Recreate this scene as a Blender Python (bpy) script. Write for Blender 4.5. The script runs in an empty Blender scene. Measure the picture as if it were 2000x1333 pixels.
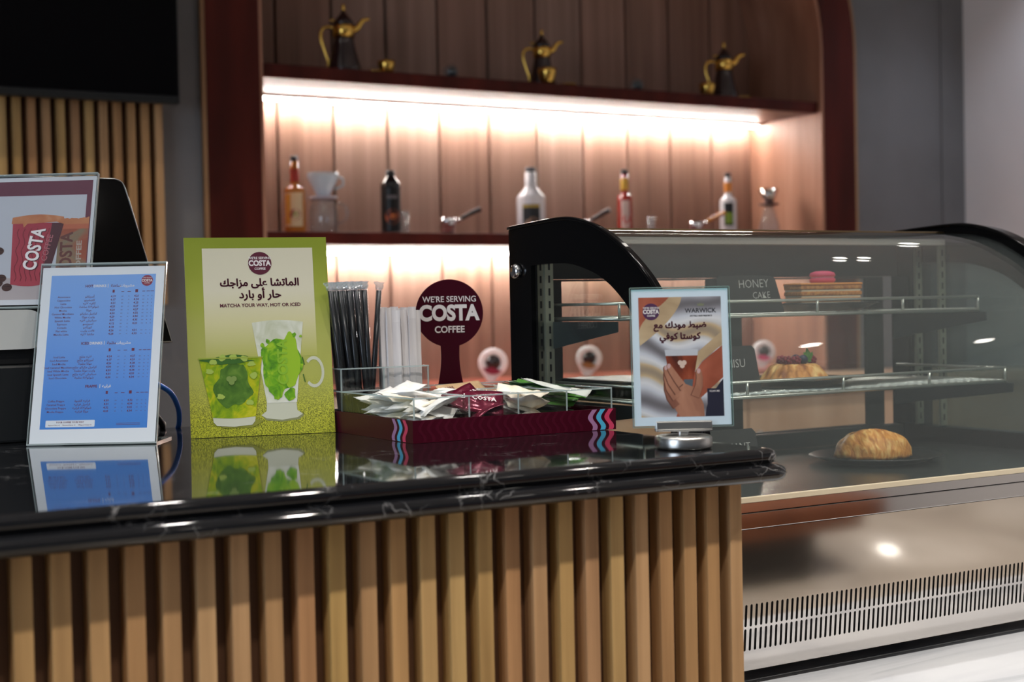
import bpy, bmesh, math, random
from math import sin, cos, pi, radians as rad
from mathutils import Matrix, Vector
random.seed(7)
S = bpy.context.scene
COL = S.collection

# ------------------------------------------------------------------ camera, world, exposure
def make_camera():
    yaw, pitch, roll = .5318, .0237, .0204
    fwd = Vector((sin(yaw)*cos(pitch), cos(yaw)*cos(pitch), -sin(pitch)))
    right = Vector((cos(yaw), -sin(yaw), 0))
    down = fwd.cross(right)
    r2 = right*cos(roll)+down*sin(roll)
    d2 = down*cos(roll)-right*sin(roll)
    cd = bpy.data.cameras.new('camera')
    cd.sensor_width = 36
    cd.lens = 2840/2000*36
    cd.dof.use_dof = True
    cd.dof.focus_distance = 2.15
    cd.dof.aperture_fstop = 4.4
    cd.clip_start = .05
    co = bpy.data.objects.new('camera', cd)
    COL.objects.link(co)
    m = Matrix((r2, -d2, -fwd)).transposed().to_4x4()
    m.translation = Vector((0, 0, 1.235))
    co.matrix_world = m
    S.camera = co
make_camera()
S.view_settings.view_transform = 'Standard'
S.view_settings.look = 'None'
S.view_settings.gamma = 1
S.view_settings.use_curve_mapping = False
S.view_settings.exposure = 0.0
W = bpy.data.worlds.new('world'); S.world = W
W.use_nodes = True
W.node_tree.nodes['Background'].inputs[0].default_value = (.80, .87, 1, 1)
W.node_tree.nodes['Background'].inputs[1].default_value = .10

def lin(c):
    return tuple((x/12.92 if x <= .04045 else ((x+.055)/1.055)**2.4) for x in c)
def hx(h):
    h = h.lstrip('#')
    return lin(tuple(int(h[i:i+2], 16)/255 for i in (0, 2, 4)))+(1,)

def area(name, loc, target, size, power, color, sy=None):
    l = bpy.data.lights.new(name, 'AREA'); l.energy = power; l.color = color[:3]; l.size = size
    if sy: l.shape = 'RECTANGLE'; l.size_y = sy
    o = bpy.data.objects.new(name, l); COL.objects.link(o)
    o.location = loc
    o.rotation_euler = (Vector(target)-Vector(loc)).to_track_quat('-Z', 'Y').to_euler()
    return o
def spot(name, loc, target, power, color, ang=80, blend=.5, r=.04):
    l = bpy.data.lights.new(name, 'SPOT'); l.energy = power; l.color = color[:3]
    l.spot_size = rad(ang); l.spot_blend = blend; l.shadow_soft_size = r
    o = bpy.data.objects.new(name, l); COL.objects.link(o); o.location = loc
    o.rotation_euler = (Vector(target)-Vector(loc)).to_track_quat('-Z', 'Y').to_euler()
    return o
# daylight from the glazed front of the cafe, behind and left of the camera
area('window_daylight', (-2.3, .75, 1.75), (1.0, 1.9, 1.1), 1.8, 40, (.74, .86, 1), 1.5)
# ceiling downlights: one row before the counter, one over the staff side, two small ones near the cake case
DOWN = [(-.5, .38), (.55, .38), (1.55, .38), (2.6, .38), (3.6, .38), (4.55, .30)]
DOWNB = [(.55, 3.75), (4.45, 3.6)]
DOWNC = [(.15, 2.0), (1.1, 2.0), (2.0, 2.0)]
DOWN_FILL = [(1.6, -1.5), (2.8, -.7), (3.6, -.7), (3.3, -1.8), (.3, -1.6)]  # added lamps, put in to brighten the customer floor and bench
CZ = 3.1
for i, (x, y) in enumerate(DOWN):
    spot('downlight_beam', (x, y, CZ-.03), (x, y+.25, 0), 100, (1, .93, .84), 95, .7)
for x, y in DOWNC: spot('downlight_beam', (x, y, CZ-.03), (x, y, 0), 34, (1, .95, .9), 80, .7)
for x, y in DOWN_FILL: spot('downlight_beam', (x, y, CZ-.03), (x, y, 0), 80, (1, .95, .89), 100, .7)
for x, y in ((1.7, 2.95), (2.75, 2.95), (3.66, 2.78)): spot('downlight_beam', (x, y, CZ-.03), (x, y+.8, 0), 46, (1, .9, .8), 74, .6)  # beams before the niche are added to brighten pots and rear counter
for i, (x, y) in enumerate(DOWNB):
    spot('downlight_beam', (x, y, CZ-.03), (x, y+.1, 0), 34 if i == 0 else 30, (1, .80, .58) if i == 0 else (.86, .9, 1), 100, .7)

# ------------------------------------------------------------------ materials
MATS = {}
def mat(name, col=(.5, .5, .5, 1), rough=.5, metal=0., coat=0., emit=0., ecol=None, spec=.5, trans=0., ior=1.45, sheen=0.):
    if name in MATS: return MATS[name]
    m = bpy.data.materials.new(name); m.use_nodes = True
    b = m.node_tree.nodes['Principled BSDF']
    if isinstance(col, str): col = hx(col)
    b.inputs['Base Color'].default_value = col
    b.inputs['Roughness'].default_value = rough
    b.inputs['Metallic'].default_value = metal
    b.inputs['Coat Weight'].default_value = coat
    b.inputs['Coat Roughness'].default_value = .03
    b.inputs['Specular IOR Level'].default_value = spec
    b.inputs['IOR'].default_value = ior
    b.inputs['Transmission Weight'].default_value = trans
    if emit:
        b.inputs['Emission Color'].default_value = ecol or col
        b.inputs['Emission Strength'].default_value = emit
    MATS[name] = m
    return m
def nd(m, t, **kw):
    n = m.node_tree.nodes.new(t)
    for k, v in kw.items():
        if k.startswith('i_'):
            key = k[2:]
            n.inputs[int(key) if key.isdigit() else key.replace('_', ' ')].default_value = v
        else: setattr(n, k, v)
    return n
def lk(m, a, b): m.node_tree.links.new(a, b)
def coords(m, scale=(1, 1, 1), rot=(0, 0, 0), kind='Object'):
    tc = nd(m, 'ShaderNodeTexCoord'); mp = nd(m, 'ShaderNodeMapping')
    mp.inputs['Scale'].default_value = scale; mp.inputs['Rotation'].default_value = rot
    lk(m, tc.outputs[kind], mp.inputs[0]); return mp.outputs[0]
def ramp(m, fac, stops):
    r = nd(m, 'ShaderNodeValToRGB')
    e = r.color_ramp.elements
    while len(e) < len(stops): e.new(.5)
    for el, (p, c) in zip(e, stops):
        el.position = p; el.color = hx(c) if isinstance(c, str) else c
    lk(m, fac, r.inputs[0]); return r.outputs[0]
def wood(name, tones, scale=(30, 30, 1.6), rough=.45, island=None, coat=0., bump=.05):
    """streaky veneer; island: list of tones picked per loose slat"""
    if name in MATS: return MATS[name]
    m = mat(name, rough=rough, coat=coat); b = m.node_tree.nodes['Principled BSDF']
    v = coords(m, scale)
    n1 = nd(m, 'ShaderNodeTexNoise'); n1.inputs['Scale'].default_value = 1.0; n1.inputs['Detail'].default_value = 6
    lk(m, v, n1.inputs['Vector'])
    col = ramp(m, n1.outputs[0], [(.3, tones[0]), (.55, tones[1]), (.75, tones[2])])
    if island:
        g = nd(m, 'ShaderNodeNewGeometry')
        ic = ramp(m, g.outputs['Random Per Island'], [(i/(len(island)-1), c) for i, c in enumerate(island)])
        mx = nd(m, 'ShaderNodeMix', data_type='RGBA', blend_type='MULTIPLY'); mx.inputs[0].default_value = 1
        lk(m, ic, mx.inputs[6]); lk(m, col, mx.inputs[7]); col = mx.outputs[2]
    lk(m, col, b.inputs['Base Color'])
    bp = nd(m, 'ShaderNodeBump'); bp.inputs['Strength'].default_value = bump; bp.inputs['Distance'].default_value = .002
    lk(m, n1.outputs[0], bp.inputs['Height']); lk(m, bp.outputs[0], b.inputs['Normal'])
    return m
def glass(name, tint=(.93, .96, .95, 1), ior=1.45, rough=0., white=0.):
    """thin clear sheet: sees straight through, mirrors by Fresnel"""
    if name in MATS: return MATS[name]
    m = bpy.data.materials.new(name); m.use_nodes = True; nt = m.node_tree
    out = nt.nodes['Material Output']; nt.nodes.remove(nt.nodes['Principled BSDF'])
    tr = nd(m, 'ShaderNodeBsdfTransparent'); tr.inputs[0].default_value = tint
    gl = nd(m, 'ShaderNodeBsdfGlossy'); gl.inputs['Roughness'].default_value = rough
    f0 = ((ior-1)/(ior+1))**2                      # Schlick's curve, the same from both faces of the sheet
    lw = nd(m, 'ShaderNodeLayerWeight'); lw.inputs[0].default_value = .5
    pw = nd(m, 'ShaderNodeMath', operation='POWER'); pw.inputs[1].default_value = 5; lk(m, lw.outputs['Facing'], pw.inputs[0])
    fr = nd(m, 'ShaderNodeMath', operation='MULTIPLY_ADD'); fr.inputs[1].default_value = 1-f0; fr.inputs[2].default_value = f0; lk(m, pw.outputs[0], fr.inputs[0])
    mx = nd(m, 'ShaderNodeMixShader'); lk(m, fr.outputs[0], mx.inputs[0])
    body = tr.outputs[0]
    if white:
        df = nd(m, 'ShaderNodeBsdfDiffuse'); df.inputs[0].default_value = (.72, .84, .86, 1)
        m2 = nd(m, 'ShaderNodeMixShader'); m2.inputs[0].default_value = white
        lk(m, tr.outputs[0], m2.inputs[1]); lk(m, df.outputs[0], m2.inputs[2]); body = m2.outputs[0]
    lk(m, body, mx.inputs[1]); lk(m, gl.outputs[0], mx.inputs[2])
    lk(m, mx.outputs[0], out.inputs[0]); MATS[name] = m
    return m

# ------------------------------------------------------------------ mesh building
class MB:
    def __init__(s): s.v = []; s.f = []; s.m = []; s.sm = []; s.mats = []
    def mi(s, m):
        if m not in s.mats: s.mats.append(m)
        return s.mats.index(m)
    def add(s, vs, fs, m, M=None, smooth=False):
        o = len(s.v); k = s.mi(m)
        s.v += [tuple(M @ Vector(p)) if M else tuple(p) for p in vs]
        for f in fs: s.f.append([i+o for i in f]); s.m.append(k); s.sm.append(smooth)
        return s
    def box(s, x0, x1, y0, y1, z0, z1, m, M=None, bev=0.):
        vs = [(x, y, z) for z in (z0, z1) for y in (y0, y1) for x in (x0, x1)]
        fs = [(0, 2, 3, 1), (4, 5, 7, 6), (0, 1, 5, 4), (2, 6, 7, 3), (0, 4, 6, 2), (1, 3, 7, 5)]
        if not bev: return s.add(vs, fs, m, M)
        bm = bmesh.new(); bv = [bm.verts.new(p) for p in vs]
        for f in fs: bm.faces.new([bv[i] for i in f])
        bmesh.ops.bevel(bm, geom=bm.edges[:], offset=bev, segments=2, profile=.5, affect='EDGES')
        return s.bm(bm, m, M)
    def bm(s, bm, m, M=None, smooth=False):
        bm.verts.index_update()
        s.add([v.co[:] for v in bm.verts], [[v.index for v in f.verts] for f in bm.faces], m, M, smooth); bm.free(); return s
    def lathe(s, prof, m, seg=32, M=None, smooth=True, cap=True):
        vs = []; fs = []; n = len(prof)
        for i in range(seg):
            a = 2*pi*i/seg
            for r, z in prof: vs.append((r*cos(a), r*sin(a), z))
        for i in range(seg):
            j = (i+1) % seg
            for k in range(n-1):
                fs.append((i*n+k, j*n+k, j*n+k+1, i*n+k+1))
        if cap:
            if prof[0][0] > 1e-5: fs.append([i*n for i in range(seg)][::-1])
            if prof[-1][0] > 1e-5: fs.append([i*n+n-1 for i in range(seg)])
        return s.add(vs, fs, m, M, smooth)
    def tube(s, pts, r, m, seg=10, M=None, smooth=True):
        pts = [Vector(p) for p in pts]; n = len(pts)
        rs = r if isinstance(r, (list, tuple)) else [r]*n
        vs = []; fs = []; up = None
        for i, p in enumerate(pts):
            t = (pts[min(i+1, n-1)]-pts[max(i-1, 0)]).normalized()
            if up is None: up = t.orthogonal().normalized()
            up = (up-t*up.dot(t)).normalized(); b = t.cross(up)
            for k in range(seg):
                a = 2*pi*k/seg; vs.append(p+(up*cos(a)+b*sin(a))*rs[i])
        for i in range(n-1):
            for k in range(seg):
                k2 = (k+1) % seg
                fs.append((i*seg+k, i*seg+k2, (i+1)*seg+k2, (i+1)*seg+k))
        fs.append(list(range(seg))[::-1]); fs.append([(n-1)*seg+k for k in range(seg)])
        return s.add(vs, fs, m, M, smooth)
    def sphere(s, c, r, m, seg=20, rings=12, M=None, sc=(1, 1, 1)):
        vs = [(c[0], c[1], c[2]-r*sc[2])]
        for i in range(1, rings):
            a = -pi/2+pi*i/rings
            for k in range(seg):
                b = 2*pi*k/seg
                vs.append((c[0]+r*sc[0]*cos(a)*cos(b), c[1]+r*sc[1]*cos(a)*sin(b), c[2]+r*sc[2]*sin(a)))
        vs.append((c[0], c[1], c[2]+r*sc[2])); fs = []
        for k in range(seg):
            k2 = (k+1) % seg
            fs.append((0, 1+k2, 1+k))
            for i in range(rings-2):
                fs.append((1+i*seg+k, 1+i*seg+k2, 1+(i+1)*seg+k2, 1+(i+1)*seg+k))
            fs.append((1+(rings-2)*seg+k, 1+(rings-2)*seg+k2, len(vs)-1))
        return s.add(vs, fs, m, M, True)
    def prism(s, loop, d, m, M=None):
        """closed 2D loop in x,z extruded along y from d[0] to d[1]"""
        n = len(loop)
        vs = [(x, d[0], z) for x, z in loop]+[(x, d[1], z) for x, z in loop]
        fs = [list(range(n)), [n+i for i in range(n)][::-1]]
        fs += [(i, i+n, (i+1) % n+n, (i+1) % n) for i in range(n)]
        return s.add(vs, fs, m, M)
    def fill(s, loops, t, m, M=None):
        """2D outline with holes (x,y), thickness t about z=0, then moved by M"""
        c = bpy.data.curves.new('tmp', 'CURVE'); c.dimensions = '2D'; c.fill_mode = 'BOTH'; c.extrude = t/2
        for L in loops:
            sp = c.splines.new('POLY'); sp.points.add(len(L)-1)
            for p, q in zip(sp.points, L): p.co = (q[0], q[1], 0, 1)
            sp.use_cyclic_u = True
        v, f = curve_mesh(c); return s.add(v, f, m, M)
    def text(s, body, size, m, x, z, y=0., align='C', bold=0., res=2, rot=0., sx=1., M=None):
        """lettering laid on a sheet that faces -y; x,z is its baseline anchor"""
        v, f, x0, x1 = text_mesh(body, bold, res)
        off = {'C': -(x0+x1)/2, 'L': -x0, 'R': -x1}[align]
        c, q = cos(rot), sin(rot); out = []
        for a, b in v:
            a = (a+off)*size*sx; b = b*size
            out.append((x+a*c-b*q, y, z+a*q+b*c))
        return s.add(out, f, m, M)
    def bold(s, body, size, m, x, z, y, w, res=4):
        for k in range(6): s.text(body, size, m, x+w*cos(k*pi/3), z+w*sin(k*pi/3), y, 'C', .008, res)
        return s
    def build(s, name, parent=None, world=True):
        me = bpy.data.meshes.new(name)
        off = Vector((0, 0, 0))
        if parent and world:
            p = parent
            while p: off += p.location; p = p.parent
        me.from_pydata([tuple(Vector(p)-off) for p in s.v], [], s.f)
        for m in s.mats: me.materials.append(m)
        me.polygons.foreach_set('material_index', s.m)
        me.polygons.foreach_set('use_smooth', s.sm)
        me.update()
        o = bpy.data.objects.new(name, me); COL.objects.link(o)
        if parent: o.parent = parent
        return o
def curve_mesh(c):
    o = bpy.data.objects.new('tmp', c); COL.objects.link(o)
    dg = bpy.context.evaluated_depsgraph_get()
    me = bpy.data.meshes.new_from_object(o.evaluated_get(dg))
    v = [p.co[:] for p in me.vertices]; f = [list(p.vertices) for p in me.polygons]
    bpy.data.objects.remove(o); bpy.data.curves.remove(c); bpy.data.meshes.remove(me)
    return v, f
TC = {}
def text_mesh(body, bold, res):
    k = (body, bold, res)
    if k not in TC:
        c = bpy.data.curves.new('tmp', 'FONT'); c.body = body; c.offset = bold; c.resolution_u = res
        v, f = curve_mesh(c)
        xs = [p[0] for p in v] or [0]
        TC[k] = ([(p[0], p[1]) for p in v], f, min(xs), max(xs))
    return TC[k]
AR = {}
for ch, (b, n) in {'ء': (0xFE80, 1), 'آ': (0xFE81, 2), 'أ': (0xFE83, 2), 'إ': (0xFE87, 2), 'ئ': (0xFE89, 4), 'ا': (0xFE8D, 2), 'ب': (0xFE8F, 4), 'ة': (0xFE93, 2), 'ت': (0xFE95, 4), 'ث': (0xFE99, 4), 'ج': (0xFE9D, 4), 'ح': (0xFEA1, 4), 'خ': (0xFEA5, 4), 'د': (0xFEA9, 2), 'ر': (0xFEAD, 2), 'ز': (0xFEAF, 2), 'س': (0xFEB1, 4), 'ش': (0xFEB5, 4), 'ص': (0xFEB9, 4), 'ض': (0xFEBD, 4), 'ط': (0xFEC1, 4), 'ع': (0xFEC9, 4), 'ف': (0xFED1, 4), 'ق': (0xFED5, 4), 'ك': (0xFED9, 4), 'ل': (0xFEDD, 4), 'م': (0xFEE1, 4), 'ن': (0xFEE5, 4), 'ه': (0xFEE9, 4), 'و': (0xFEED, 2), 'ى': (0xFEEF, 2), 'ي': (0xFEF1, 4)}.items(): AR[ch] = (b, n)
def ar(t):
    """joined Arabic letter forms in visual order"""
    out = []
    for w in t.split(' '):
        r = []; i = 0
        while i < len(w):
            prev = i > 0 and AR[w[i-1]][1] == 4
            if w[i] == 'ل' and i+1 < len(w) and w[i+1] == 'ا':
                r.append(chr(0xFEFC if prev else 0xFEFB)); i += 2; continue
            b, n = AR[w[i]]; nxt = i+1 < len(w) and n == 4 and AR[w[i+1]][1] > 1
            k = (3 if prev and nxt else 2 if nxt else 1 if prev else 0)
            r.append(chr(b+min(k, n-1))); i += 1
        out.append(''.join(r)[::-1])
    return ' '.join(out[::-1])
def tag(o, label, cat, group=None, kind=None):
    o['label'] = label; o['category'] = cat
    if group: o['group'] = group
    if kind: o['kind'] = kind
    return o
def thing(name, label, cat, loc=(0, 0, 0), rotz=0., lean=0., group=None):
    o = bpy.data.objects.new(name, None); COL.objects.link(o); o.empty_display_size = .02
    o.location = loc; o.rotation_euler = (-lean, 0, rotz)
    return tag(o, label, cat, group)
def struct(mb, name):
    o = mb.build(name); o['kind'] = 'structure'; return o
def dup(root, loc, rot, label, group=None, scale=None):
    r = root.copy(); COL.objects.link(r); r.location = loc; r.rotation_euler = rot; r['label'] = label
    if group: r['group'] = group
    if scale: r.scale = scale
    for ch in list(root.children):
        c = ch.copy(); COL.objects.link(c); c.parent = r
        for g in ch.children:
            d = g.copy(); COL.objects.link(d); d.parent = c
    return r
T = Matrix.Translation
def RZ(a): return Matrix.Rotation(a, 4, 'Z')
def RX(a): return Matrix.Rotation(a, 4, 'X')
def RY(a): return Matrix.Rotation(a, 4, 'Y')
YZ = Matrix(((0, 0, 1, 0), (1, 0, 0, 0), (0, 1, 0, 0), (0, 0, 0, 1)))   # 2D (x,y) -> world (Y,Z), thickness along X
XZ = Matrix(((1, 0, 0, 0), (0, 0, -1, 0), (0, 1, 0, 0), (0, 0, 0, 1)))  # 2D (x,y) -> world (X,Z), thickness along Y
def circ(cx, cy, r, n=40, ry=None): return [(cx+r*cos(2*pi*i/n), cy+(ry or r)*sin(2*pi*i/n)) for i in range(n)]
def arc(cx, cy, r, a0, a1, n): return [(cx+r*cos(a0+(a1-a0)*i/n), cy+r*sin(a0+(a1-a0)*i/n)) for i in range(n+1)]
def rrect(x0, x1, y0, y1, r, n=5):
    return arc(x1-r, y1-r, r, 0, pi/2, n)+arc(x0+r, y1-r, r, pi/2, pi, n)+arc(x0+r, y0+r, r, pi, 1.5*pi, n)+arc(x1-r, y0+r, r, 1.5*pi, 2*pi, n)
def smoothpts(P, n=6):
    """Catmull-Rom through the given points"""
    out = []
    for i in range(len(P)-1):
        p0, p1, p2, p3 = P[max(i-1, 0)], P[i], P[i+1], P[min(i+2, len(P)-1)]
        for k in range(n):
            t = k/n
            out.append(tuple(.5*((2*b)+(c-a)*t+(2*a-5*b+4*c-d)*t*t+(3*b-a-3*c+d)*t**3) for a, b, c, d in zip(p0, p1, p2, p3)))
    return out+[tuple(P[-1])]

# common materials
black_gloss = mat('black_gloss', (.003, .003, .0035, 1), .10, spec=.18)
black_matte = mat('black_matte', (.008, .008, .009, 1), .5)
charcoal = mat('charcoal_plastic', (.012, .014, .016, 1), .42)
steel = mat('stainless', (.60, .57, .54, 1), .07, 1.)
steel_dull = mat('satin_metal', (.55, .55, .54, 1), .3, 1.)
chrome = mat('chrome', (.8, .8, .82, 1), .08, 1.)
gold = mat('gold', (.83, .52, .12, 1), .2, 1.)
white_paint = mat('white_plastic', (.72, .73, .70, 1), .35)
clear = glass('clear_acrylic', (.955, .965, .965, 1), 1.42)
clear_edge = glass('acrylic_edge', (.8, .85, .85, 1), 1.5, .1, .38)
pane = glass('window_glass', (.94, .965, .955, 1), 1.5)
maroon = mat('maroon_card', '#3f0519', .4, spec=.2)
maroon_ink = mat('maroon_ink', '#5a1530', .5)
white_ink = mat('white_ink', '#efe9ea', .5)

# ------------------------------------------------------------------ room shell
def floor_mat():
    m = mat('polished_floor', rough=.12); b = m.node_tree.nodes['Principled BSDF']
    v = coords(m, (1, 1, 1))
    n = nd(m, 'ShaderNodeTexNoise'); n.inputs['Scale'].default_value = 1.7; n.inputs['Detail'].default_value = 7; n.inputs['Distortion'].default_value = 1.5
    lk(m, v, n.inputs['Vector'])
    lk(m, ramp(m, n.outputs[0], [(.35, '#958a7e'), (.5, '#b3a99d'), (.65, '#c8c0b6')]), b.inputs['Base Color'])
    return m
struct(MB().box(-4, 8, -5, 5, -.06, 0, floor_mat()), 'floor')
def plaster(name, c1, c2):
    m = mat(name, rough=.75); b = m.node_tree.nodes['Principled BSDF']
    n = nd(m, 'ShaderNodeTexNoise'); n.inputs['Scale'].default_value = 3; n.inputs['Detail'].default_value = 4
    lk(m, coords(m), n.inputs['Vector']); lk(m, ramp(m, n.outputs[0], [(.35, c1), (.65, c2)]), b.inputs['Base Color'])
    return m
wall_paint = plaster('grey_wall_paint', '#66676a', '#6e6f73')
struct(MB().box(-4, 8, -5, 5, CZ, CZ+.05, plaster('ceiling_paint', '#bcbcbc', '#c4c4c4')), 'ceiling')
XL, XR = 1.69, 4.05          # niche opening
def arch_loop(x0, x1, z0, spring, r):
    return [(x0, z0), (x1, z0)]+arc(x1-r, spring, r, 0, pi/2, 14)+arc(x0+r, spring, r, pi/2, pi, 14)
AO = arch_loop(1.52, 4.215, -.001, 2.243, .86)
wb = MB().fill([[(-4, 0), (5.2, 0), (5.2, CZ), (-4, CZ)], arch_loop(XL-.06, XR+.06, .01, 2.243, .76)], .05, wall_paint, T((0, 4.445, 0)) @ XZ)
struct(wb, 'wall_back')
struct(MB().box(4.875, 4.925, -5, 4.42, 0, CZ, plaster('light_wall_paint', '#d3d3d8', '#dadadf')), 'wall_right')
struct(MB().box(4.74, 4.874, 4.412, 4.4195, 0, CZ, wall_paint), 'trim_1')

# downlight fittings in the ceiling
lamp_on = mat('lamp_lens', (1, .95, .88, 1), .4, emit=38, ecol=(1, .94, .86, 1))
def downlight(x, y, r, label):
    t = thing('ceiling_downlight', label, 'lamp', (x, y, CZ), group='ceiling downlights')
    MB().lathe([(r+.012, CZ), (r+.012, CZ-.006), (r, CZ-.008), (r, CZ)], white_paint, 28, T((x, y, 0)), cap=False).build('trim_ring', t)
    MB().lathe([(.0001, CZ-.004), (r, CZ-.004)], lamp_on, 28, T((x, y, 0)), cap=False).build('lens', t)
for x, y in DOWN: downlight(x, y, .045, 'round ceiling downlight in the row in front of the counter')
for x, y in DOWNC: downlight(x, y, .045, 'round ceiling downlight right above the counter')
for x, y in DOWN_FILL: downlight(x, y, .045, 'round added ceiling downlight brightening the customer floor')
for x in (1.7, 2.75): downlight(x, 2.95, .03, 'small added ceiling downlight brightening the niche pots and rear counter')
for x, y in DOWNB: downlight(x, y, .045, 'round ceiling downlight over the staff side by the back wall')
for x in (3.61, 3.725): downlight(x, 2.78, .028, 'small ceiling downlight of the pair mirrored in the cake case glass')

# ------------------------------------------------------------------ arched wall niche
mahog = wood('red_brown_veneer', ['#35100b', '#481711', '#561d15'], (9, 9, 1.5), .4)
mahog.node_tree.nodes['Principled BSDF'].inputs['Specular IOR Level'].default_value = .2
rosy = wood('rose_plank', ['#84685a', '#987a6c', '#a7887a'], (26, 26, .9), .5, ['#e0d0c8', '#fff4ee', '#efe2da', '#ffffff'])
pale_edge = wood('pale_edge_wood', ['#7d5b3e', '#93704f', '#a5825e'], (30, 30, 2), .5)
led_on = mat('led_diffuser', (1, .97, .93, 1), .4, emit=148, ecol=(1, .94, .88, 1))
def niche():
    t = thing('arched_niche', 'tall arched red-brown wall niche with lit plank back and two long shelves', 'shelf unit', (2.87, 4.4, 0))
    r_i = .70; r_o = .87
    MB().fill([[(1.502, 0)]+[(4.227, 0)]+arc(4.227-r_o, 2.243, r_o, 0, pi/2, 18)+arc(1.502+r_o, 2.243, r_o, pi/2, pi, 18),
               arch_loop(XL-.012, XR+.012, .0005, 2.243, r_i+.012)], .035, mahog, T((0, 4.4175-.0, 0)) @ XZ).build('arch_frame', t)
    # pale edging, outside and inside the frame
    e = MB()
    e.fill([[(1.488, 0), (4.241, 0)]+arc(4.241-r_o-.014, 2.243, r_o+.014, 0, pi/2, 18)+arc(1.488+r_o+.014, 2.243, r_o+.014, pi/2, pi, 18),
            [(1.501, .0005), (4.228, .0005)]+arc(4.228-r_o, 2.243, r_o, 0, pi/2, 18)+arc(1.501+r_o, 2.243, r_o, pi/2, pi, 18)], .02, pale_edge, T((0, 4.411, 0)) @ XZ)
    e.build('edge_trim', t)
    # lining: side walls and curved top
    L = [(XR, 0)]+arc(XR-r_i, 2.243, r_i, 0, pi/2, 20)+arc(XL+r_i, 2.243, r_i, pi/2, pi, 20)+[(XL, 0)]
    ln = MB(); n = len(L)
    cx = 2.87
    O = [(x+(.014 if x > cx else -.014), z+(.014 if z > 2.3 else 0)) for x, z in L]
    vs = [(x, y, z) for y in (4.402, 4.875) for x, z in L]+[(x, y, z) for y in (4.402, 4.875) for x, z in O]
    fs = [(i, i+n, i+1+n, i+1) for i in range(n-1)]+[(2*n+i, 2*n+i+1, 3*n+i+1, 3*n+i) for i in range(n-1)]+[(i, i+1, 2*n+i+1, 2*n+i) for i in range(n-1)]
    ln.add(vs, fs, wood('lining_veneer', ['#8a5f4c', '#a0735d', '#b08570'], (14, 14, 1.2), .5)).build('lining', t)
    # plank back with open grooves
    bk = MB(); xs = [XL]+[1.907+.2143*i for i in range(10)]+[XR]
    for a, b in zip(xs[:-1], xs[1:]): bk.box(a+.0055, b-.0055, 4.84, 4.862, 0, 2.95, rosy)
    bk.box(XL, XR, 4.8625, 4.875, 0, 2.95, mat('groove_dark', '#1c100a', .8))
    bk.build('plank_back', t)
    for z0, z1 in ((1.987, 2.032), (1.451, 1.493)):
        MB().box(XL+.001, XR-.001, 4.423, 4.839, z0, z1, mahog, bev=.002).build('shelf', t)
    MB().box(XL+.001, XR-.001, 4.402, 4.839, .93, .965, wood('ledge_veneer', ['#8d4a3c', '#a35848', '#b06553'], (9, 9, 1.5), .3)).build('ledge', t)
    for z, y in ((1.984, 4.79), (1.448, 4.79)):
        l = MB().box(XL+.03, XR-.002, y-.005, y+.005, z-.014, z-.007, led_on).build('led_strip', t)
        MB().box(XL+.03, XR-.002, y-.026, y+.010, z-.0069, z-.0045, steel_dull).build('led_shade_plate', l)  # added plate, widened to shade the shelf underside from the strip
niche()
def rear_counter():
    t = thing('rear_work_counter', 'tan wood-fronted work counter along the niche, seen through the case windows', 'counter', (2.87, 3.9, 0))
    w = wood('tan_laminate', ['#c9a283', '#d8b497', '#e2c2a7'], (8, 8, 1.5), .3)
    MB().box(1.6, 4.7, 3.78, 4.3945, .912, .95, w, bev=.003).build('worktop', t)
    for i in range(4):
        x = 1.63+.762*i
        d = MB().box(x, x+.756, 3.80, 3.818, .09, .905, w, bev=.002).build('door', t)
        MB().box(x+.03, x+.045, 3.785, 3.7995, .62, .80, steel_dull, bev=.002).build('handle', d)
    MB().box(1.62, 4.68, 3.819, 4.39, 0, .911, w).build('carcass', t)
rear_counter()

# ------------------------------------------------------------------ slatted wall panel, television
slat_tones = ['#d4b282', '#c59b74', '#dac088', '#cba079', '#d0b478', '#c49f7c', '#d8ba90']
slatwood = wood('slat_wood', ['#b8ab9c', '#d8cdbf', '#efe6da'], (45, 45, 2.2), .5, slat_tones)
slat_back = wood('slat_backing', ['#4a301e', '#5a3c26', '#6a482e'], (20, 20, 2), .6)
def wall_panel():
    t = thing('slatted_wall_panel', 'upright-slatted wooden wall panel under and behind the black television', 'wall panel', (.9, 4.4, 1.263))
    s = MB()
    for i in range(34):
        x = 1.324-.0418*i
        s.box(x, x+.0235, 4.36, 4.395, 1.263, 2.95, slatwood, bev=.001)
    s.build('slats', t)
    MB().box(-.08, 1.3475, 4.3955, 4.4195, 1.263, 2.95, slat_back).build('backing_board', t)
wall_panel()
def tv():
    t = thing('television', 'large black flat television switched off on the slatted wall', 'television', (.76, 4.33, 1.864))
    MB().box(.14, 1.38, 4.285, 4.315, 1.864, 2.57, charcoal, bev=.004).build('housing', t)
    MB().box(.146, 1.374, 4.2835, 4.2849, 1.888, 2.564, mat('tv_screen', (.001, .001, .002, 1), .3, spec=.08)).build('screen', t)
    MB().box(.146, 1.374, 4.2825, 4.2849, 1.867, 1.884, mat('tv_bezel', (.012, .014, .016, 1), .4, spec=.25)).build('bezel', t)
    MB().box(.5, 1.0, 4.3155, 4.3595, 2.05, 2.4, black_matte).build('wall_bracket', t)
tv()

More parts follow.
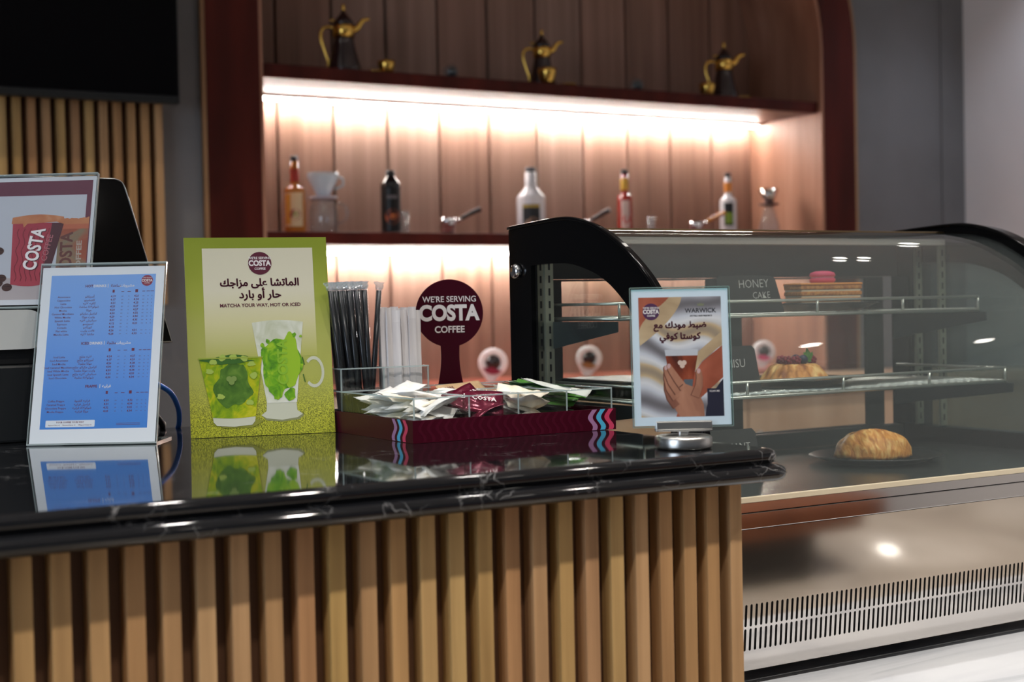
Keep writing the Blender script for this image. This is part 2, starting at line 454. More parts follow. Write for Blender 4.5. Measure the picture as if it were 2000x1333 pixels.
# ------------------------------------------------------------------ counter
def stone():
    m = mat('black_marble', rough=.045, spec=.6); b = m.node_tree.nodes['Principled BSDF']
    v = coords(m)
    w = nd(m, 'ShaderNodeTexNoise'); w.inputs['Scale'].default_value = 9; w.inputs['Detail'].default_value = 5
    lk(m, v, w.inputs['Vector'])
    ad = nd(m, 'ShaderNodeMix', data_type='RGBA', blend_type='LINEAR_LIGHT'); ad.inputs[0].default_value = .09
    lk(m, v, ad.inputs[6]); lk(m, w.outputs[1], ad.inputs[7])
    vo = nd(m, 'ShaderNodeTexVoronoi', feature='DISTANCE_TO_EDGE'); vo.inputs['Scale'].default_value = 26
    lk(m, ad.outputs[2], vo.inputs['Vector'])
    vein = ramp(m, vo.outputs['Distance'], [(0, (1, 1, 1, 1)), (.02, (.12, .12, .12, 1)), (.05, (0, 0, 0, 1))])
    n2 = nd(m, 'ShaderNodeTexNoise'); n2.inputs['Scale'].default_value = 14; n2.inputs['Detail'].default_value = 2
    lk(m, v, n2.inputs['Vector'])
    msk = ramp(m, n2.outputs[0], [(.53, (0, 0, 0, 1)), (.69, (.75, .75, .75, 1))])
    mu = nd(m, 'ShaderNodeMix', data_type='RGBA', blend_type='MULTIPLY'); mu.inputs[0].default_value = 1
    lk(m, vein, mu.inputs[6]); lk(m, msk, mu.inputs[7])
    mx = nd(m, 'ShaderNodeMix', data_type='RGBA'); mx.inputs[6].default_value = (.006, .0065, .008, 1); mx.inputs[7].default_value = (.30, .30, .31, 1)
    lk(m, mu.outputs[2], mx.inputs[0]); lk(m, mx.outputs[2], b.inputs['Base Color'])
    return m
def countertop():
    prof = [(-.010, 1.05), (-.006, 1.0493), (-.002, 1.047), (.0, 1.043), (.0, 1.038), (-.002, 1.0335), (-.005, 1.0315),
            (-.005, 1.0305), (.004, 1.030), (.009, 1.028), (.0125, 1.024), (.0135, 1.020), (.0125, 1.016), (.009, 1.012), (.004, 1.0102), (-.004, 1.010)]
    mb = MB(); X0, X1, Y0, Y1 = -.35, 1.214, 1.402, 2.31
    vs = []; N = None
    for o, z in prof:
        r = .016+o
        L = rrect(X0-o, X1+o, Y0-o, Y1, max(r, .003), 6)
        N = len(L); vs += [(x, y, z) for x, y in L]
    fs = []
    for k in range(len(prof)-1):
        for i in range(N):
            j = (i+1) % N; fs.append((k*N+i, (k+1)*N+i, (k+1)*N+j, k*N+j))
    st = stone()
    mb.add(vs, fs, st, smooth=True)
    mb.add(vs[:N], [list(range(N))], st)
    mb.add(vs[-N:], [list(range(N))[::-1]], st)
    o = mb.build('countertop')
    tag(o, 'polished black marble countertop with a double rounded edge and white veins', 'countertop')
countertop()
def counter():
    t = thing('slatted_counter', 'service counter fronted with upright tan wooden slats under black marble', 'counter', (.5, 1.43, 0))
    s = MB()
    for i in range(42):
        x = 1.1532-.0362*i
        s.box(x, x+.0188, 1.43, 1.452, .02, 1.0095, slatwood, bev=.0008)
    s.build('slat_front', t)
    MB().box(-.35, 1.172, 1.4525, 1.47, .02, 1.0095, slat_back).build('backing_board', t)
    MB().box(-.34, 1.170, 1.471, 2.28, .0, 1.0095, wood('counter_side_wood', ['#8a5f3c', '#9c6f49', '#ac7d54'], (12, 12, 1.6), .5)).build('carcass', t)
counter()

# ------------------------------------------------------------------ refrigerated cake case on its white table
def white_table():
    m = mat('white_stone_top', rough=.22); b = m.node_tree.nodes['Principled BSDF']
    n = nd(m, 'ShaderNodeTexNoise'); n.inputs['Scale'].default_value = 1.5; n.inputs['Detail'].default_value = 6; n.inputs['Distortion'].default_value = .8
    lk(m, coords(m, (1.2, 9, 1), (0, 0, .05)), n.inputs['Vector'])
    lk(m, ramp(m, n.outputs[0], [(.38, '#bfc3ca'), (.5, '#d3d6dc'), (.7, '#dcdfe4')]), b.inputs['Base Color'])
    t = thing('white_table', 'low white streaked stone table carrying the glass cake case', 'table', (1.8, 1.75, 0))
    MB().box(1.24, 3.2, 1.386, 2.25, .65, .69, m, bev=.003).build('tabletop', t)
    for x in (1.3, 3.1):
        for y in (1.45, 2.15): MB().box(x-.03, x+.03, y-.03, y+.03, 0, .6495, white_paint).build('leg', t)
white_table()
PROF = smoothpts([(2.129, 1.367), (2.05, 1.371), (1.97, 1.3735), (1.919, 1.370), (1.865, 1.3565), (1.814, 1.3335), (1.762, 1.301), (1.712, 1.258), (1.662, 1.192), (1.625, 1.117), (1.601, 1.035), (1.586, .956)], 5)
HOLE = smoothpts([(2.058, .985), (2.058, 1.302)], 1)+smoothpts([(2.0, 1.3035), (1.945, 1.3015), (1.90, 1.293), (1.857, 1.2795), (1.816, 1.2575), (1.775, 1.224), (1.728, 1.165), (1.69, 1.085), (1.668, .985)], 4)
def case():
    t = thing('cake_display_case', 'curved glass refrigerated cake display case with black arched ends', 'display case', (1.70, 1.85, .69))
    X0, X1 = 1.25, 2.15
    fr = mat('case_grey_frame', (.045, .05, .05, 1), .35)
    loop = PROF+[(1.586, .72), (2.129, .72)]
    for i, x in enumerate((X0+.006, X1-.006)):
        ep = MB().fill([loop, HOLE], .012 if i == 0 else .036, black_gloss, T((x if i == 0 else x+.012, 0, 0)) @ YZ).build('end_panel', t)
        g = MB().fill([HOLE], .004, pane if i == 0 else glass('tinted_pane', (.42, .50, .47, 1), 1.5, 0, .10), T((x, 0, 0)) @ YZ).build('glass_pane', ep)  # right pane's white share paints in a greenish veil of reflections
        bead = MB(); d = -.0065 if i == 0 else .0065
        bead.tube([(x+d*(1 if i == 0 else -1), y, z) for y, z in PROF], .0032, black_gloss, 8)
        bead.build('edge_bead', ep)
        sx = -1 if i == 0 else 1
        MB().lathe([(.0001, .012), (.008, .0115), (.0115, .009), (.0125, .004), (.0125, 0)], chrome, 24, T((x+sx*.006, 2.099, 1.294)) @ RY(sx*pi/2)).build('knob', ep)
    # curved front glass: a solid 5 mm sheet
    G = [p for p in PROF if p[0] < 1.985]
    vs = []; fs = []; n = len(G)
    for k, (y, z) in enumerate(G):
        a = G[max(k-1, 0)]; b = G[min(k+1, n-1)]; d = Vector((b[0]-a[0], b[1]-a[1])).normalized()
        for off in (.017, .022):
            for x in (X0+.0125, X1-.0125): vs.append((x, y-d[1]*off, z+d[0]*off))
    for k in range(n-1):
        a = k*4; b = a+4
        fs += [(a, a+1, b+1, b), (a+2, b+2, b+3, a+3)]
    MB().add(vs, fs, glass('case_front_glass', (.965, .98, .975, 1), 1.5, 0, .028), smooth=True).build('front_glass', t)  # faint white mix paints reflected ceiling haze and some condensation into the glass
    # top rail, its pale lamp cover and back frame
    bronze = mat('bronze_steel', (.20, .14, .075, 1), .3, 1.)
    MB().box(X0+.0125, X1-.0125, 1.985, 2.112, 1.3475, 1.3615, bronze, bev=.002).build('top_rail', t)
    MB().box(X0+.0125, X1-.0125, 1.9855, 2.015, 1.336, 1.347, mat('lamp_cover', (.75, .76, .72, 1), .4)).build('lamp_cover', t)
    MB().box(X0+.0125, X1-.0125, 2.1125, 2.128, 1.28, 1.3615, fr).build('back_header', t)
    MB().box(X0+.0125, X1-.0125, 2.100, 2.128, .955, .985, fr).build('back_sill', t)
    for x0, x1, y in ((1.285, 1.695, 2.103), (1.69, 2.10, 2.118)):
        d = MB()
        hole = [(x0+.05, .989), (x1-.045, .989), (x1-.045, 1.276), (x0+.05, 1.276)]
        d.fill([[(x0, .986), (x1, .986), (x1, 1.279), (x0, 1.279)], hole], .008, fr, T((0, y, 0)) @ XZ)
        do = d.build('sliding_door', t)
        MB().fill([hole], .003, pane, T((0, y, 0)) @ XZ).build('door_glass', do)
    for x in (X0+.025, X1-.025):
        for y in (2.045, 1.985 if x > 2 else 2.072):
            st = MB().box(x-.008, x+.008, y-.003, y+.003, .99, 1.335, mat('standard_metal', (.42, .43, .34, 1), .35, .6))
            for k in range(16): st.box(x-.0018, x+.0018, y-.0034, y-.0028, 1.0+k*.021, 1.012+k*.021, black_matte)
            st.build('shelf_standard', t)
    # tray, bands and vented base
    MB().box(X0+.0125, X1-.0125, 1.585, 2.099, .940, .955, mat('tray_steel', (.13, .15, .145, 1), .25, .85)).build('tray', t)
    MB().box(X0+.0125, X1-.0125, 1.5795, 1.5845, .9405, .9535, steel).build('front_band', t)
    MB().box(X0+.0125, X1-.0125, 1.578, 1.5845, .954, .962, mat('cream_trim', (.72, .64, .48, 1), .3, .2), bev=.001).build('front_lip', t)
    MB().box(X0+.0125, X1-.0125, 1.579, 1.586, .917, .9395, steel, bev=.001).build('front_band', t)
    tilt = .09
    M = T((0, 1.580, .9165)) @ RX(tilt) @ XZ
    slots = []
    for r0, r1 in ((-.139, -.109), (-.174, -.144)):
        for k in range(86):
            x = 1.308+.00945*k
            if x < 2.125: slots.append(arc(x, r1-.001, .0021, 0, pi, 5)+arc(x, r0+.001, .0021, pi, 2*pi, 5))
    fp = MB().fill([[(X0+.0125, -.204), (X1-.0125, -.204), (X1-.0125, 0), (X0+.0125, 0)]]+slots, .0015, steel, M)
    fp.build('vent_panel', t)
    MB().box(X0+.0125, X1-.0125, 1.612, 2.12, .716, .9395, black_matte).build('cold_unit', t)
    for x in (X0+.06, X1-.06):
        for y in (1.66, 2.07): MB().lathe([(.018, .69), (.018, .712), (.012, .716)], black_matte, 16, T((x, y, 0))).build('foot', t)
    # wire shelves with a raised rail
    wire = mat('shelf_wire', (.52, .56, .52, 1), .3, .8)
    for yf, z in ((1.865, 1.212), (1.805, 1.083)):
        w = MB(); a, b, yb = 1.292, 2.09, 2.07
        for zz, rr in ((z, .0032), (z+.024, .0026)):
            w.tube([(a, yb, zz), (a, yf, zz), (b, yf, zz), (b, yb, zz)], rr, wire, 8)
        w.tube([(a, yb, z), (b, yb, z)], .0028, wire, 8)
        for x in (a, 1.495, 1.70, 1.90, b): w.tube([(x, yf, z), (x, yf, z+.024)], .0024, wire, 8)
        for k in range(40):
            x = a+.02*(k+.5); w.tube([(x, yf, z+.0025), (x, yb, z+.0025)], .0013, wire, 6)
        so = w.build('wire_shelf', t)
        for x in (1.282, 2.1):
            MB().fill([[(2.085, z-.055), (2.085, z-.004), (yf-.01, z-.004), (yf-.01, z-.02)]], .002, mat('bracket_metal', (.06, .075, .08, 1), .4, .4), T((x, 0, 0)) @ YZ).build('bracket', so)
case()

# ------------------------------------------------------------------ what the case holds
slate = mat('slate', (.018, .02, .02, 1), .6)
chalk = mat('chalk', (.55, .56, .54, 1), .8)
def slate_tag(label, loc, w, h, lean, rotz, rows, chamfer=.0):
    t = thing('slate_tag', label, 'sign', loc, rotz, lean)
    MB().prism([(-w/2, 0), (w/2, 0), (w/2-chamfer, h-.006), (w/2-chamfer-.006, h), (-w/2+.006, h), (-w/2, h-.006)], (0, .004), slate).build('board', t, False)
    MB().box(-.02, .02, .0045, .03, 0, .004, slate).build('foot', t, False)
    x = MB()
    for s, sz, px, pz in rows: x.text(s, sz, chalk, px, pz, -.0004, 'C', -.012, 2, .02, .9)
    x.build('chalk_lettering', t, False)
slate_tag('black slate tag chalked HONEY CAKE on the upper case shelf', (1.60, 1.915, 1.216), .135, .064, .12, -.06, [('HONEY', .0205, .008, .043), ('CAKE', .0165, .022, .0245)], .014)
slate_tag('black slate tag chalked TIRAMISU on the lower case shelf', (1.507, 1.87, 1.087), .14, .076, .12, -.06, [('TIRAMISU', .020, .002, .040)], .008)
slate_tag('black slate tag on the case tray, mostly hidden behind the counter corner', (1.43, 1.78, .956), .14, .080, .15, -.1, [('CROISSANT', .017, .010, .046)], .008)
def dish(name, label, loc, prof, seg=40):
    o = MB().lathe(prof, mat('black_stoneware', (.012, .013, .013, 1), .3), seg).build(name)
    o.location = loc; return tag(o, label, 'plate')
rim = [(.0001, 0), (.06, 0), (.075, .003), (.098, .012), (.101, .0125), (.098, .0145), (.072, .006), (.0001, .005)]
dish('cake_plate', 'black rimmed plate under the honey cake on the upper shelf', (1.80, 1.965, 1.2165), rim)
dish('cake_plate', 'black plate under the fluted berry tart on the lower shelf', (1.70, 1.93, 1.0875), rim)
dish('cake_plate', 'wide black dish under the flaky pastry on the case tray', (1.80, 1.835, .9555), [(r*1.12, z) for r, z in rim])
o = MB().box(1.302, 1.428, 1.835, 2.055, .0005+1.0865, 1.114, mat('black_tray', (.008, .009, .010, 1), .35), bev=.004).build('serving_tray')
tag(o, 'deep black serving tray at the left end of the lower case shelf', 'tray')
def honey_cake():
    t = thing('honey_cake_slice', 'layered honey cake slice topped with a pink macaron on black plate', 'cake', (1.795, 1.955, 1.2216), -.25)
    m = mat('honey_crumb', rough=.8); b = m.node_tree.nodes['Principled BSDF']
    n = nd(m, 'ShaderNodeTexNoise'); n.inputs['Scale'].default_value = 220; lk(m, coords(m), n.inputs['Vector'])
    lk(m, ramp(m, n.outputs[0], [(.35, '#b0682a'), (.6, '#dc9a4e')]), b.inputs['Base Color'])
    cream = mat('cream_filling', '#f2e6c8', .6)
    w, d = .060, .034
    for k in range(4):
        z = k*.0108
        MB().box(-w, w, -d, d, z, z+.0072, m, bev=.002).build('sponge_layer', t, False)
        if k < 3: MB().box(-w+.002, w-.002, -d+.002, d-.002, z+.0068, z+.0112, cream, bev=.0015).build('cream_layer', t, False)
    MB().box(-w-.001, w+.001, -d-.001, d+.001, .0395, .0440, mat('crumb_top', '#d58a3c', .9), bev=.002).build('crumb_topping', t, False)
    pk = mat('macaron_pink', '#d9486f', .55)
    mc = MB().lathe([(.0001, 0), (.019, 0), (.0225, .003), (.023, .0065), (.0215, .0085)], pk, 28, T((0, 0, .0442)))
    mc.lathe([(.0205, .0085), (.0205, .011)], mat('macaron_cream', '#f0a9bd', .6), 28, T((0, 0, .0442)))
    mc.lathe([(.0215, .011), (.023, .0135), (.021, .018), (.012, .021), (.0001, .0215)], pk, 28, T((0, 0, .0442)))
    mc.build('macaron', t, False)
honey_cake()
def tart():
    t = thing('berry_tart', 'golden fluted tart crowned with red and blue berries and mint', 'cake', (1.70, 1.925, 1.093))
    m = mat('baked_crust', rough=.65); b = m.node_tree.nodes['Principled BSDF']
    n = nd(m, 'ShaderNodeTexNoise'); n.inputs['Scale'].default_value = 60; lk(m, coords(m, (1, 1, .3)), n.inputs['Vector'])
    lk(m, ramp(m, n.outputs[0], [(.35, '#8a4f1c'), (.5, '#c98b45'), (.66, '#e3bd7a')]), b.inputs['Base Color'])
    vs = []; fs = []; seg = 144; P = [(.062, 0), (.060, .004), (.050, .018), (.041, .029), (.034, .033), (.02, .033)]
    for i in range(seg):
        a = 2*pi*i/seg; k = 1+.075*abs(sin(11*a))-.03
        for j, (r, z) in enumerate(P): rr = r*(k if j < 5 else 1); vs.append((rr*cos(a), rr*sin(a), z))
    q = len(P)
    for i in range(seg):
        j = (i+1) % seg
        for k in range(q-1): fs.append((i*q+k, j*q+k, j*q+k+1, i*q+k+1))
    fs.append([i*q+q-1 for i in range(seg)]); fs.append([i*q for i in range(seg)][::-1])
    MB().add(vs, fs, m, smooth=True).build('crust', t, False)
    red = mat('raspberry', '#7e1028', .45)
    for x, y in ((-.026, -.012), (-.014, -.02), (.03, -.01), (-.02, .012)):
        r = MB()
        for k in range(14):
            a = k*2.4; zz = .005*(1-2*(k+.5)/14); rr = math.sqrt(max(0, 1-((k+.5)/7-1)**2))*.0062
            r.sphere((x+rr*cos(a), y+rr*sin(a), .039+zz*1.2), .0034, red, 8, 6)
        r.build('raspberry', t, False)
    for x, y in ((.004, -.018), (.012, .01)):
        MB().sphere((x, y, .040), .0085, mat('blueberry', '#1d2340', .5), 16, 10).build('blueberry', t, False)
    l = MB()
    for a, s in ((-.5, 1), (.5, 1), (0, 1.25)):
        lf = [(0, 0), (.005*s, .006*s), (.0055*s, .012*s), (0, .021*s), (-.0055*s, .012*s), (-.005*s, .006*s)]
        l.prism([(x*cos(a)+z*sin(a), -x*sin(a)+z*cos(a)) for x, z in lf], (-.0006, .0006), mat('mint_green', '#4a7a2a', .5), T((.02, -.016, .035)) @ RX(-.2*s))
    l.build('mint_sprig', t, False)
tart()
def pastry():
    m = mat('flaky_pastry', rough=.5); b = m.node_tree.nodes['Principled BSDF']
    w = nd(m, 'ShaderNodeTexNoise'); w.inputs['Scale'].default_value = 1; w.inputs['Detail'].default_value = 5; w.inputs['Distortion'].default_value = .6
    lk(m, coords(m, (150, 22, 60), (0, .5, .55)), w.inputs['Vector'])
    lk(m, ramp(m, w.outputs[0], [(.3, '#a5611f'), (.5, '#cf9040'), (.68, '#e6bb70')]), b.inputs['Base Color'])
    bp = nd(m, 'ShaderNodeBump'); bp.inputs['Strength'].default_value = .7; bp.inputs['Distance'].default_value = .004; lk(m, w.outputs[0], bp.inputs['Height']); lk(m, bp.outputs[0], b.inputs['Normal'])
    vs = []; fs = []; A, B = 56, 22
    for i in range(A):
        th = 2*pi*i/A
        for j in range(B):
            ph = (pi/2)*j/(B-1)
            x = .066*cos(th)*cos(ph); y = .045*sin(th)*cos(ph); z = .046*sin(ph)**.85
            rid = .0022*abs(sin(6.5*ph+1.3*sin(th*2)+x*55))+.0016*sin(th*9+ph*3)
            k = 1+rid*11*cos(ph); z = z*(1-.22*(x/.066))+rid*.8
            vs.append((x*k+.008*sin(ph), y*k+.018*(x/.066)**2, max(z, 0)))
    for i in range(A):
        k = (i+1) % A
        for j in range(B-1): fs.append((i*B+j, k*B+j, k*B+j+1, i*B+j+1))
    fs.append([i*B for i in range(A)][::-1])
    o = MB().add(vs, fs, m, smooth=True).build('flaky_pastry')
    o.location = (1.802, 1.835, .9625); o.rotation_euler = (0, 0, -.45)
    tag(o, 'golden flaky croissant-like pastry on wide black dish in the case', 'pastry')
pastry()

# ------------------------------------------------------------------ printed signs on the counter
def roundel(mb, x, z, r, y, m1=None, small=2):
    """maroon roundel with the coffee lettering"""
    m1 = m1 or maroon_ink
    mb.add([(px, y, pz) for px, pz in circ(x, z, r, 48)], [list(range(48))], m1)
    mb.text("WE'RE SERVING", r*.30, white_ink, x, z+r*.36, y-.0002, 'C', .02, small, 0, .92)
    mb.text('COSTA', r*.66, white_ink, x, z-r*.21, y-.0002, 'C', .045, 4, 0, .87)
    mb.text('COFFEE', r*.29, white_ink, x, z-r*.58, y-.0002, 'C', .025, small, 0, .95)
def flat(mb, pts, m, y): mb.add([(x, y, z) for x, z in pts], [list(range(len(pts)))], m)
def blob(cx, cz, rx, rz, seed, amp=.18, n=40):
    rnd = random.Random(seed); ph = [rnd.random()*6.3 for _ in range(4)]
    return [(cx+rx*cos(t)*(1+amp*(sin(3*t+ph[0])+.6*sin(5*t+ph[1])+.4*sin(9*t+ph[2]))/1.6), cz+rz*sin(t)*(1+amp*(sin(2*t+ph[3])+.5*sin(7*t+ph[0]))/1.5)) for t in (2*pi*i/n for i in range(n))]
def inkmix(name, stops, scale=(20, 20, 20), rough=.4, detail=4, dist=1.):
    if name in MATS: return MATS[name]
    m = mat(name, rough=rough); b = m.node_tree.nodes['Principled BSDF']
    n = nd(m, 'ShaderNodeTexNoise'); n.inputs['Scale'].default_value = 1; n.inputs['Detail'].default_value = detail; n.inputs['Distortion'].default_value = dist
    lk(m, coords(m, scale), n.inputs['Vector']); lk(m, ramp(m, n.outputs[0], stops), b.inputs['Base Color']); return m

def matcha_sign():
    w, h = .214, .301
    t = thing('matcha_poster_board', 'green matcha drink advertising board leaning back on the black counter', 'sign', (.673, 2.080, 1.0505), -.239, .158)
    p = MB().box(0, w, 0, .005, 0, h, mat('foam_edge', '#c9cba0', .6))
    Y = -.0003
    # print: speckled green ground darker to the top, cream panel fading to it
    m = mat('matcha_ground', rough=.38); b = m.node_tree.nodes['Principled BSDF']
    v = coords(m); sp = nd(m, 'ShaderNodeSeparateXYZ'); lk(m, v, sp.inputs[0])
    n1 = nd(m, 'ShaderNodeTexNoise'); n1.inputs['Scale'].default_value = 9; lk(m, v, n1.inputs['Vector'])
    ad = nd(m, 'ShaderNodeMath', operation='MULTIPLY_ADD'); ad.inputs[1].default_value = .12; lk(m, n1.outputs[0], ad.inputs[0]); lk(m, sp.outputs[2], ad.inputs[2])
    c1 = ramp(m, ad.outputs[0], [(.06, '#abb146'), (.12, '#b5b95a'), (.2, '#b0b55f'), (.27, '#a4ae45'), (.36, '#8b9a2c')])
    n2 = nd(m, 'ShaderNodeTexNoise'); n2.inputs['Scale'].default_value = 700; n2.inputs['Detail'].default_value = 1; lk(m, v, n2.inputs['Vector'])
    mx = nd(m, 'ShaderNodeMix', data_type='RGBA', blend_type='OVERLAY')
    mr = nd(m, 'ShaderNodeMapRange'); mr.inputs[1].default_value = .09; mr.inputs[2].default_value = .03; mr.inputs[3].default_value = 0; mr.inputs[4].default_value = .8
    lk(m, sp.outputs[2], mr.inputs[0]); lk(m, mr.outputs[0], mx.inputs[0]); lk(m, c1, mx.inputs[6]); lk(m, ramp(m, n2.outputs[0], [(.35, '#404a10'), (.65, '#e6e29a')]), mx.inputs[7])
    lk(m, mx.outputs[2], b.inputs['Base Color'])
    flat(p, [(0, 0), (w, 0), (w, h), (0, h)], m, Y)
    c = mat('cream_panel', rough=.38); b = c.node_tree.nodes['Principled BSDF']
    sp = nd(c, 'ShaderNodeSeparateXYZ'); lk(c, coords(c), sp.inputs[0])
    lk(c, ramp(c, sp.outputs[2], [(.12, '#b9bc66'), (.17, '#d9d5a4'), (.22, '#e2dec6'), (.29, '#dedac2')]), b.inputs['Base Color'])
    flat(p, [(.026, .118), (.192, .118), (.192, .2845), (.026, .2845)], c, Y-.0002)
    roundel(p, .1115, .261, .0175, Y-.0005)
    p.bold(ar('الماتشا على مزاجك'), .0157, maroon_ink, .110, .2265, Y-.0005, .00042)
    p.bold(ar('حار أو بارد'), .0163, maroon_ink, .110, .2080, Y-.0005, .00042)
    p.text('MATCHA YOUR WAY, HOT OR ICED', .0073, maroon_ink, .110, .1945, Y-.0005, 'C', .025, 3)
    # handled latte glass
    gl = inkmix('milk_glass_ink', [(.3, '#c6ccb0'), (.55, '#dfe3d3'), (.75, '#eceee6')], (30, 30, 30))
    green = inkmix('green_swirl_ink', [(.3, '#3f7d1e'), (.5, '#6fae1e'), (.7, '#a5cc2e')], (50, 50, 40), dist=2)
    pale = mat('glass_foot_ink', '#cfd3bf', .4); shade = mat('grey_ink', '#8f9468', .5); dk = mat('deep_green_ink', '#3b6a26', .45)
    hd = [(.186+.0155*cos(a), .093+.024*sin(a)) for a in [pi*.75-(1.5*pi)*i/24 for i in range(25)]]
    hd2 = [(.186+.0115*cos(a), .093+.019*sin(a)) for a in [pi*.75-(1.5*pi)*i/24 for i in range(25)]][::-1]
    p.add([(x, Y-.0003, z) for x, z in hd+hd2], [(i, i+1, 48-i, 49-i) for i in range(24)], pale)
    flat(p, [(.106, .028)]+[(.112, .022), (.135, .0195), (.160, .022), (.168, .028), (.162, .034), (.111, .034)], shade, Y-.0002)
    flat(p, [(.104, .030), (.112, .025), (.135, .022), (.158, .025), (.166, .030), (.158, .036), (.157, .052), (.113, .052), (.112, .036)], pale, Y-.0004)
    flat(p, [(.113, .048), (.158, .048), (.1725, .170)]+[(.1725-.077*i/10, .170+.0035*sin(pi*i/10)) for i in range(1, 10)]+[(.0955, .170)], gl, Y-.0006)
    flat(p, blob(.136, .105, .030, .043, 4, .14), green, Y-.0008)
    flat(p, blob(.151, .112, .014, .040, 9, .12), mat('lime_ink', '#9ac52a', .45), Y-.0010)
    for k, (x, z, r) in enumerate(((.112, .128, .004), (.118, .141, .003), (.158, .15, .003), (.13, .063, .009), (.149, .06, .008), (.122, .07, .006), (.110, .135, .003), (.168, .148, .002))): flat(p, blob(x, z, r, r*1.2, k+20, .3, 16), green, Y-.0010-.00003*k)
    p.text('COSTA', .021, mat('embossed_green', '#8cbf35', .4), .146, .075, Y-.0014, 'L', .03, 3, pi/2)
    for z in (.104, .078): p.add([(.171, Y-.0012, z), (.1725, Y-.0012, z), (.170, Y-.0012, z+.012), (.1685, Y-.0012, z+.012)], [(0, 1, 2, 3)], dk)
    # iced tumbler
    ice = inkmix('iced_ink', [(.28, '#5f8a18'), (.45, '#8fae12'), (.6, '#b9be14'), (.75, '#d2cf3a')], (55, 55, 45), dist=1.6)
    flat(p, [(.039, .021), (.047, .013), (.09, .0125), (.101, .018), (.108, .022), (.09, .026)], mat('tumbler_shadow_print', '#8d9138', .5), Y-.0007)
    flat(p, [(.0335, .022), (.0385, .0165), (.064, .0145), (.090, .0165), (.0945, .022), (.0955, .030), (.0325, .030)], pale, Y-.0011)
    flat(p, [(.0325, .029)]+[(.0325+.063*i/8, .029-.002*sin(pi*i/8)) for i in range(1, 8)]+[(.0955, .029), (.1085, .118), (.0155, .118)], ice, Y-.0013)
    flat(p, blob(.064, .077, .026, .036, 12, .22), inkmix('dark_matcha_ink', [(.3, '#3c6420'), (.6, '#56802a'), (.8, '#7da040')], (60, 60, 60)), Y-.0015)
    flat(p, blob(.060, .115, .034, .0065, 5, .3), dk, Y-.0017)
    for k, (x, z) in enumerate(((.036, .112), (.05, .118), (.066, .119), (.082, .116), (.092, .108), (.03, .098), (.095, .09), (.045, .06), (.088, .05))):
        flat(p, blob(x, z, .0055, .0045, k+40, .3, 18), mat('ice_highlight_ink', '#a9c25a', .35), Y-.0019-.00002*k)
    for dx, dz in ((-.0035, 0), (.0035, 0), (0, -.005)): flat(p, circ(.062+dx, .086+dz, .0042, 18), mat('leaf_mark_ink', '#7f9a50', .4), Y-.0022-dx*.02)
    flat(p, [(.014, .1185), (.11, .1185), (.1095, .1165), (.0148, .1165)], mat('tumbler_rim_ink', '#9fb04a', .3), Y-.0021)
    p.build('board', t, False)
    MB().prism([(.07, .0), (.145, .0), (.125, .17), (.09, .17)], (.0055, .0075), mat('easel_card', '#b9b39a', .7)).build('easel_back', t, False)
matcha_sign()

